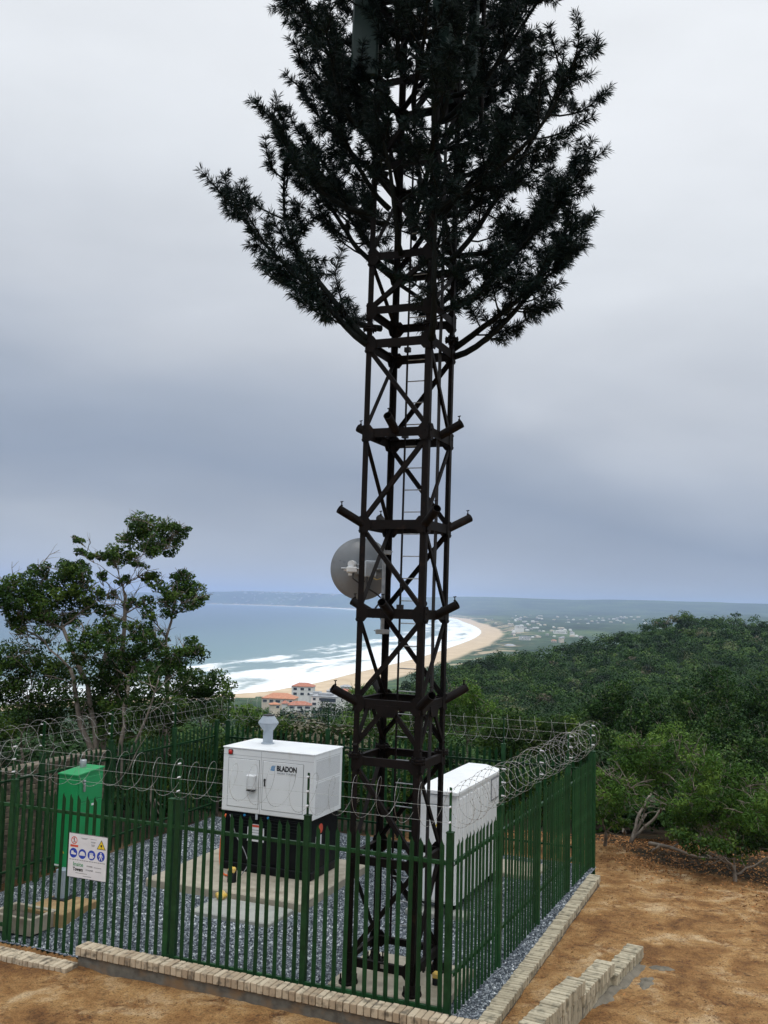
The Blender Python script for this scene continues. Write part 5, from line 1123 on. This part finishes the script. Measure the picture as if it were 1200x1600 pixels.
for i, (px, py, y0) in enumerate(((945, 1165, 30), (1010, 1120, 34), (1075, 1110, 36), (1140, 1130, 33), (1190, 1165, 29), (960, 1095, 40), (1120, 1075, 44), (1195, 1090, 40))):
    nm = ['behind the right fence corner', 'above the forked tree', 'right above the forked tree', 'above the wide light green tree', 'at the right picture edge behind the wide tree', 'up the slope behind the right fence corner', 'up the slope above the wide light green tree', 'up the slope at the right picture edge'][i]
    shrub('rounded dark hillside bush %s' % nm, [(px-22, py+8, 26), (px+20, py+6, 26), (px, py-14, 24), (px-30, py+36, 30), (px+28, py+36, 30), (px, py+30, 32)], y0, 'leaf_bush', 0.055, 1700, dy=1.0, group='rounded bushes at the foot of the hillside', bare=5)
# fallen pale branches and stumps along the clearing edge
def deadwood(lab, pts, r, sub=3, name='fallen_branch'):
    P = [Vector(p) for p in pts]; o0 = P[0]; q = [Vector(v)-o0 for v in _resample(np.array([tuple(p) for p in P]), 5)]; n = len(q); mb = MB(); mb.tube(q, [r*(1-0.7*i/(n-1)) for i in range(n)], 7)
    for k in range(sub):
        s0 = q[random.randint(n//3, n-2)]; d = Vector((random.gauss(0, 1), random.gauss(0, 1), abs(random.gauss(0.7, .4)))).normalized(); e = [v for v in curve_path(s0, s0+d*random.uniform(0.3, 0.7), 0.3, 5)]; mb.tube(e, [r*0.4, r*0.35, r*0.25, r*0.2, r*0.12], 5)
    o = mb.build(name, 'bark_pale', None, smooth=True, loc=o0); return tag(o, lab, 'branch', 'dead branches around the compound')
deadwood('long pale fallen branch lying on litter below the wide green tree', [gnd(1015, 1318, 0.0), gnd(1050, 1325, 0.08), gnd(1085, 1338, 0.12), gnd(1120, 1342, 0.1)], 0.05, 3)
deadwood('thin curved dead branch rising at the right below the wide green tree', [gnd(1105, 1325, 0.1), gnd(1130, 1322, 0.25), gnd(1150, 1305, 0.5), gnd(1156, 1290, 0.9)], 0.03, 4)
deadwood('short pale stump standing right of the rear fence corner', [gnd(976, 1302, 0.0), gnd(974, 1296, 0.22), gnd(973, 1300, 0.62)], 0.045, 0, 'stump')
deadwood('short thick stump on the litter in front of the fallen branch', [gnd(1022, 1330, 0.0), gnd(1027, 1326, 0.20), gnd(1030, 1320, 0.3)], 0.06, 0, 'stump')
deadwood('twisted bare branch leaning over the left fence razor wire', [at(205, 1175, 22.5), at(225, 1130, 22.3), at(238, 1095, 22.2), at(247, 1062, 22.0)], 0.035, 5)
deadwood('thin dry twig caught in the wire behind the left fence', [at(200, 1205, 20.5), at(215, 1172, 20.4), at(222, 1160, 20.3)], 0.018, 2)
# leaf litter along the clearing edge, chips and twigs on the sand
def litter():
    n = 60000; x = RNG.uniform(1.5, 16, n); y = RNG.uniform(12.5, 26, n)
    ex = [tuple(gnd(a, b_, -0.1))[:2] for a, b_ in ((900, 1290), (985, 1318), (1060, 1345), (1200, 1372), (1400, 1398))]; ed = np.interp(x, [e[0] for e in ex], [e[1] for e in ex])
    dd = ed-y; w = np.exp(-np.maximum(dd, 0)/1.3)*np.where(dd > -4.5, 1, 0)*(0.45+1.3*smooth01(fbm(x*0.8, y*0.8)*4+0.6))+0.035*smooth01(fbm(x*1.1+9, y*1.1)*5+0.1); s, t = local_st(x, y)
    keep = (RNG.uniform(0, 1, n) < w) & ((s > 0.72) | (t > T1+0.2)); x = x[keep]; y = y[keep]; 
    z = ground_z(x, y)+0.008; P = np.stack([x, y, z], -1); N_ = np.tile(np.array([0, 0, 1.0]), (len(x), 1)); V = leaf_quads(P, N_, 0.035, 0.38, 0.45)
    tn = RNG.uniform(0.1, 1.0, len(x)); o = big_mesh('leaf_litter', V, qfaces(len(x)), 'litter', tone=np.repeat(tn, 4)); tag(o, 'dry orange brown leaf litter and chips strewn over the sand', 'leaf litter', kind='stuff')
    # dark crumbs and clods on the bare sand, in front as well
    n = 42000; x = RNG.uniform(-9, 12, n); y = RNG.uniform(10.8, 22, n); s, t = local_st(x, y); out_ = ((s > 0.75) | (t < -0.9)) & (fbm(x*1.0+4, y*1.6) > 0.07+0.16*(RNG.uniform(0, 1, n)-0.5)); x = x[out_]; y = y[out_]; k = len(x); z = ground_z(x, y)
    octa = np.array([(1, 0, 0), (0, 1, 0), (-1, 0, 0), (0, -1, 0), (0, 0, 0.7)], float); sc = (RNG.uniform(0.004, 0.016, k)**1.0)[:, None, None]*RNG.uniform(0.5, 1.5, (k, 5, 3)); v = octa[None]*sc
    V = np.stack([v[..., 0]+x[:, None], v[..., 1]+y[:, None], v[..., 2]+z[:, None]], -1).reshape(-1, 3); F = (np.array([(0, 1, 4), (1, 2, 4), (2, 3, 4), (3, 0, 4)])[None]+(np.arange(k)*5)[:, None, None]).reshape(-1, 3)
    o = big_mesh('clods', V, F, 'litter', tone=np.repeat(RNG.uniform(-0.1, 0.55, k), 5)); tag(o, 'small dark clods and chips scattered on the orange sand', 'clods', kind='stuff')
litter()

# ------------------------------------------------------------------ bush covering the hillside
def bushland():
    rng = np.random.default_rng(5); Vs = []; Ts = []
    def scatter(r0, r1, dens, rad, leaves, ls, coast=False):
        n = int(dens*0.5*(r1*r1-r0*r0)*radians(62)); az = rng.uniform(radians(-29), radians(33), n); r = np.sqrt(rng.uniform(r0*r0, r1*r1, n))
        x = r*np.sin(az); y = r*np.cos(az); px = px_of(x, y); R = np.interp(px, RDG[:, 0], RDG[:, 1]); s, t = local_st(x, y)
        ok = ((r < R*1.03+3) if not coast else (px < 640) & (px > 250) & (coast_d(x, y)[0] > 100)) & ~((s > S0-2.5) & (s < 0.8) & (t < T1+3.0) & (t > -5)); 
        ex = [tuple(gnd(a, b_, -0.1))[:2] for a, b_ in ((640, 1290), (925, 1290), (985, 1318), (1060, 1345), (1200, 1372), (1400, 1398))]; ed = np.interp(x, [e[0] for e in ex], [e[1] for e in ex]); ok &= (y > ed+4.0)
        x = x[ok]; y = y[ok]; k = len(x); z = ground_z(x, y); cr_ = rad*rng.uniform(0.65, 1.35, k); big = rng.uniform(0, 1, k) > 0.965; cr_ = np.where(big, cr_*1.25, cr_)
        ctone = np.clip(rng.normal(0.44, 0.24, k), 0, 1); ctone = np.where(rng.uniform(0, 1, k) > 0.98, 1.1, ctone)
        nl = 7; ld = rng.normal(0, 1, (k, nl, 3)); ld[..., 2] = np.abs(ld[..., 2])*0.8; ld /= np.linalg.norm(ld, axis=2, keepdims=True); lc = ld*(cr_[:, None, None]*rng.uniform(0.25, 0.8, (k, nl, 1))); lr = cr_[:, None]*rng.uniform(0.28, 0.55, (k, nl))
        j = rng.integers(0, nl, (k, leaves)); ii = np.arange(k)[:, None]; c = lc[ii, j]; rr_ = lr[ii, j]
        d = rng.normal(0, 1, (k, leaves, 3)); d[..., 2] = np.where(d[..., 2] < -0.4, -d[..., 2], d[..., 2]); d /= np.linalg.norm(d, axis=2, keepdims=True)
        p = c+d*(rr_*rng.uniform(0.86, 1.04, (k, leaves)))[..., None]; p[..., 2] *= 0.85; hz_ = z+cr_*0.45+rng.uniform(-0.3, 0.45, k)*rad+np.where(big, 0.6, 0)
        P = np.stack([p[..., 0]+x[:, None], p[..., 1]+y[:, None], p[..., 2]+hz_[:, None]], -1).reshape(-1, 3); Nn = (d+np.array([0, 0, 0.35])).reshape(-1, 3)
        V = leaf_quads(P, Nn, ls, 0.62, 0.38, rng); tl = rng.uniform(-0.12, 0.12, (k, nl)); tn = np.clip(ctone[:, None]+tl[ii, j]+rng.normal(0, 0.06, (k, leaves)), 0, 1).reshape(-1)
        Vs.append(V); Ts.append(np.repeat(tn, 4))
    scatter(26, 50, 0.30, 1.4, 1700, 0.075)
    scatter(50, 95, 0.16, 1.9, 1150, 0.10)
    scatter(95, 170, 0.105, 2.4, 560, 0.16)
    scatter(170, 270, 0.085, 2.6, 320, 0.22)
    scatter(270, 420, 0.07, 2.8, 190, 0.31)
    scatter(470, 800, 0.022, 3.2, 70, 0.65, True)
    V = np.vstack(Vs); tn = np.concatenate(Ts); print('bush leaves', len(V)//4)
    o = big_mesh('bushland', V, qfaces(len(V)//4), 'leaf_bush', tone=tn); tag(o, 'dense dark green coastal thicket covering the hillside', 'bush', kind='stuff')
bushland()
# trees standing out on the skyline of the hill
for (px, py, y0, r, lab) in ((1073, 963, 350, 5, 'small dark umbrella shaped tree on the hill skyline'), (1150, 960, 360, 6, 'broad dark tree on the hill skyline near the right edge'), (1038, 966, 345, 4, 'smallest rounded tree on the hill skyline')):
    c = at(px, py, y0); T_ = make_tree('skyline_tree', lab, 'tree', (c.x, c.y, c.z-4), [(c, r*y0/FPX*0.9), (c+Vector((1.2, 0.3, -0.3)), r*y0/FPX*0.7), (c+Vector((-1.3, 0, -0.2)), r*y0/FPX*0.6)], 0.18, 'leaf_bush', 0.30, 60, 'bark_dark', 'trees on the hill skyline', twigs=2)

# ------------------------------------------------------------------ houses by the beach
def house(lab, px, py, D, w, d, h, floors=2, roof='flat', rz=0.0, wall='wall_white', roofm='roof_red', z=None, group='houses below the hill beside the beach', name='seaside_house', wings=()):
    p = gnd(px, py, SEA) if D is None else at(px, py, D); g = gz(p.x, p.y); zb = p.z if z is None else z
    T = thing(name, (p.x, p.y, zb), lab, 'house', rz, group)
    b = MB(); b.box(-w/2, 0, min(-2, g-zb-1), w/2, d, h); 
    for (x0, y0, x1, y1, hh) in wings: b.box(x0, y0, min(-2, g-zb-1)-0.1, x1, y1, hh)
    b.build('wall', wall, T)
    r = MB(); o = 0.5
    def hip(x0, y0, x1, y1, z0, hh):
        x0 -= o; x1 += o; y0 -= o; y1 += o; m = min(x1-x0, y1-y0)/2*0.95; r.box(x0, y0, z0, x1, y1, z0+0.25); cx0, cx1 = (x0+m, x1-m) if x1-x0 > y1-y0 else ((x0+x1)/2-0.3, (x0+x1)/2+0.3); cy0, cy1 = ((y0+y1)/2-0.2, (y0+y1)/2+0.2) if x1-x0 > y1-y0 else (y0+m, y1-m)
        r.add([(x0, y0, z0+0.26), (x1, y0, z0+0.26), (x1, y1, z0+0.26), (x0, y1, z0+0.26), (cx0, cy0, z0+hh), (cx1, cy0, z0+hh), (cx1, cy1, z0+hh), (cx0, cy1, z0+hh)], [(0, 1, 5, 4), (1, 2, 6, 5), (2, 3, 7, 6), (3, 0, 4, 7), (4, 5, 6, 7)])
    if roof == 'flat': r.box(-w/2-0.3, -0.3, h+0.01, w/2+0.3, d+0.3, h+0.45); r.box(-w*0.3, d*0.3, h+0.46, w*0.25, d*0.8, h+2.0)
    else: hip(-w/2, 0, w/2, d, h+0.01, min(w, d)*0.26)
    for (x0, y0, x1, y1, hh) in wings: hip(x0, y0, x1, y1, hh+0.02, 1.6)
    r.build('roof', roofm, T)
    fh = h/floors
    for f in range(floors):
        n = max(2, int(w/4.2))
        for k in range(n):
            if random.random() < 0.15: continue
            x = -w/2+(k+0.5)*w/n; ww = random.choice((0.9, 1.3, 1.6)); fr = MB(); fr.box(x-ww-0.12, -0.10, f*fh+fh*0.22, x+ww+0.12, -0.02, f*fh+fh*0.80); fo = fr.build('window', 'white_trim', T)
            pn = MB(); pn.box(x-ww, -0.16, f*fh+fh*0.27, x+ww, -0.105, f*fh+fh*0.76); pn.build('pane', 'window_dark', fo)
    return T
h = house('modern white three storey house with dark glazed upper storey', 505, 1112, 640, 17, 12, 9.5, 3, 'flat', -0.25, roofm='roof_grey')
b = MB(); b.box(-1.5, -0.9, 6.3, 8.4, -0.2, 8.9); b.build('glazed_storey', 'window_dark', h); b = MB(); b.box(-1.8, -2.0, 6.0, 8.7, -0.22, 6.28); b.box(-1.8, -2.0, 3.0, 8.7, -0.22, 3.25); b.build('balcony', 'wall_white', h)
house('low white house with stepped red tiled roofs in front of the modern one', 468, 1115, 632, 15, 9, 5.2, 2, 'hip', 0.1, wings=((-11.5, 1, -7.6, 8, 6.0),))
house('long low house under a broad orange tiled roof', 434, 1100, 650, 22, 13, 3.4, 1, 'hip', -0.12, 'wall_cream', 'roof_orange')
house('white house with flat red roof at the edge of the beach', 472, 1088, 720, 16, 10, 7.0, 2, 'hip', -0.1)
house('white flat roofed house between the beach house and the tower', 497, 1098, 690, 11, 8, 5.5, 2, 'flat', 0.15, roofm='roof_grey')
house('narrow white house left of the red roofed house by the tower leg', 520, 1094, 690, 9, 8, 6.0, 2, 'flat', 0.0, roofm='roof_grey')
house('white house with bright red tiled roof just left of the tower leg', 538, 1098, 680, 11, 9, 7.0, 2, 'hip', -0.05)
house('small white house with pale roof on the dune edge above the red roofs', 541, 1082, 730, 8, 6, 4.0, 1, 'hip', 0.1, roofm='roof_grey')
house('small cream house half hidden in bushes below the orange roof', 430, 1108, 600, 6, 5, 2.6, 1, 'hip', 0.3, 'wall_cream', 'roof_orange')
G2 = 'scattered buildings on the coastal plain'
house('white roofed pink house on the green plain inland of the beach', 797, 1013, 2300, 26, 14, 6, 2, 'hip', -0.1, 'wall_white', 'roof_grey', group=G2, name='plain_house')
house('small pinkish house left of the white roofed house on the plain', 788, 1016, 2280, 12, 9, 5, 2, 'hip', 0.1, 'wall_cream', 'roof_red', group=G2, name='plain_house')
house('white block house in the middle of the green plain', 821, 1000, 2700, 30, 14, 9, 3, 'flat', 0.1, 'wall_white', 'roof_grey', group=G2, name='plain_house')
house('long low white roofed hall on the green plain', 876, 989, 3200, 44, 16, 6, 1, 'flat', 0.0, 'wall_white', 'wall_white', group=G2, name='plain_house')
house('cream building below the long white hall on the plain', 866, 1005, 2600, 14, 10, 7, 2, 'hip', 0.0, 'wall_cream', 'roof_orange', group=G2, name='plain_house')
house('pale house at the rim of the bushy hill below the long hall', 878, 1000, 2600, 12, 9, 6, 2, 'hip', 0.2, 'wall_cream', 'roof_grey', group=G2, name='plain_house')
house('grey roofed house above the dunes near the beach tip', 812, 982, 3500, 32, 14, 8, 2, 'hip', 0.1, 'wall_white', 'roof_grey', group=G2, name='plain_house')
house('single small white house by the far end of the plain near the hill', 895, 991, 3000, 12, 9, 5, 1, 'hip', 0.2, 'wall_white', 'roof_grey', group=G2, name='plain_house')
# very distant houses: copies of one small mesh, a few pixels each
def far_houses(lab, group, spots, w, d, h, name='distant_house'):
    first = {}
    for i, (x, y) in enumerate(spots):
        k = i % 3
        if k not in first:
            b = MB(); b.box(-w/2, -d/2, -3, w/2, d/2, h); b.add([(-w/2-.5, -d/2-.5, h+0.02), (w/2+.5, -d/2-.5, h+0.02), (w/2+.5, d/2+.5, h+0.02), (-w/2-.5, d/2+.5, h+0.02), (-w/4, 0, h+h*0.35), (w/4, 0, h+h*0.35)], [(0, 1, 5, 4), (1, 2, 5), (2, 3, 4, 5), (3, 0, 4), (3, 2, 1, 0)])
            o = b.build(name, ['wall_white', 'wall_cream', 'wall_far'][k] if w < 20 else 'wall_far', None); first[k] = o
        else: o = first[k].copy(); col.objects.link(o)
        o.location = (x, y, gz(x, y)+0.3); o.rotation_euler = (0, 0, random.uniform(-0.5, 0.5)); q = random.uniform(0.6, 1.4); o.scale = (q, random.uniform(0.8, 1.2), random.uniform(0.8, 1.3)); tag(o, lab, 'house', group)
sp = []
for i in range(64):
    k = random.uniform(0.45, 0.64); j = int(k*len(COASTF)); a = COASTF[j]; d_ = COASTF[j+1]-a; nrm = np.array([d_[1], -d_[0]])/np.linalg.norm(d_); q = a+d_*random.random()+nrm*random.uniform(115, 330); sp.append((q[0], q[1]))
far_houses('tiny pale house among the dunes behind the far beach', 'tiny houses among the far dunes', sp, 11, 8, 4)
sp = []
for i in range(60):
    px = random.uniform(800, 1010); D = random.choice((6200, 6800, 7600, 5600))*random.uniform(0.96, 1.04); p = at(px, 950, D); sp.append((p.x, p.y))
far_houses('tiny white building of the town strip on the hazy plain', 'tiny buildings of the town on the plain', sp, 17, 12, 5, 'town_building')
sp = []
for i in range(110):
    px = random.triangular(325, 560, 450); D = random.uniform(14200, 16200); p = at(px, 940, D); sp.append((p.x, p.y))
far_houses('tiny white house of the town on the headland across the bay', 'tiny houses on the headland across the bay', sp, 30, 20, 9, 'headland_house')

# ------------------------------------------------------------------ sea air
m = bpy.data.materials.new('haze'); m.use_nodes = True; t = m.node_tree
for n_ in list(t.nodes):
    if n_.type == 'BSDF_PRINCIPLED': t.nodes.remove(n_)
v = t.nodes.new('ShaderNodeVolumePrincipled'); v.inputs['Color'].default_value = (0.54, 0.68, 1.0, 1); v.inputs['Density'].default_value = 7.5e-5; v.inputs['Anisotropy'].default_value = 0.0
t.links.new(v.outputs[0], t.nodes['Material Output'].inputs['Volume']); MATS['haze'] = m
b = MB(); b.box(-27000, -27000, -116, 27000, 27000, 260); hz_o = b.build('haze', 'haze', None); tag(hz_o, 'pale sea haze over the bay', 'haze', kind='stuff')
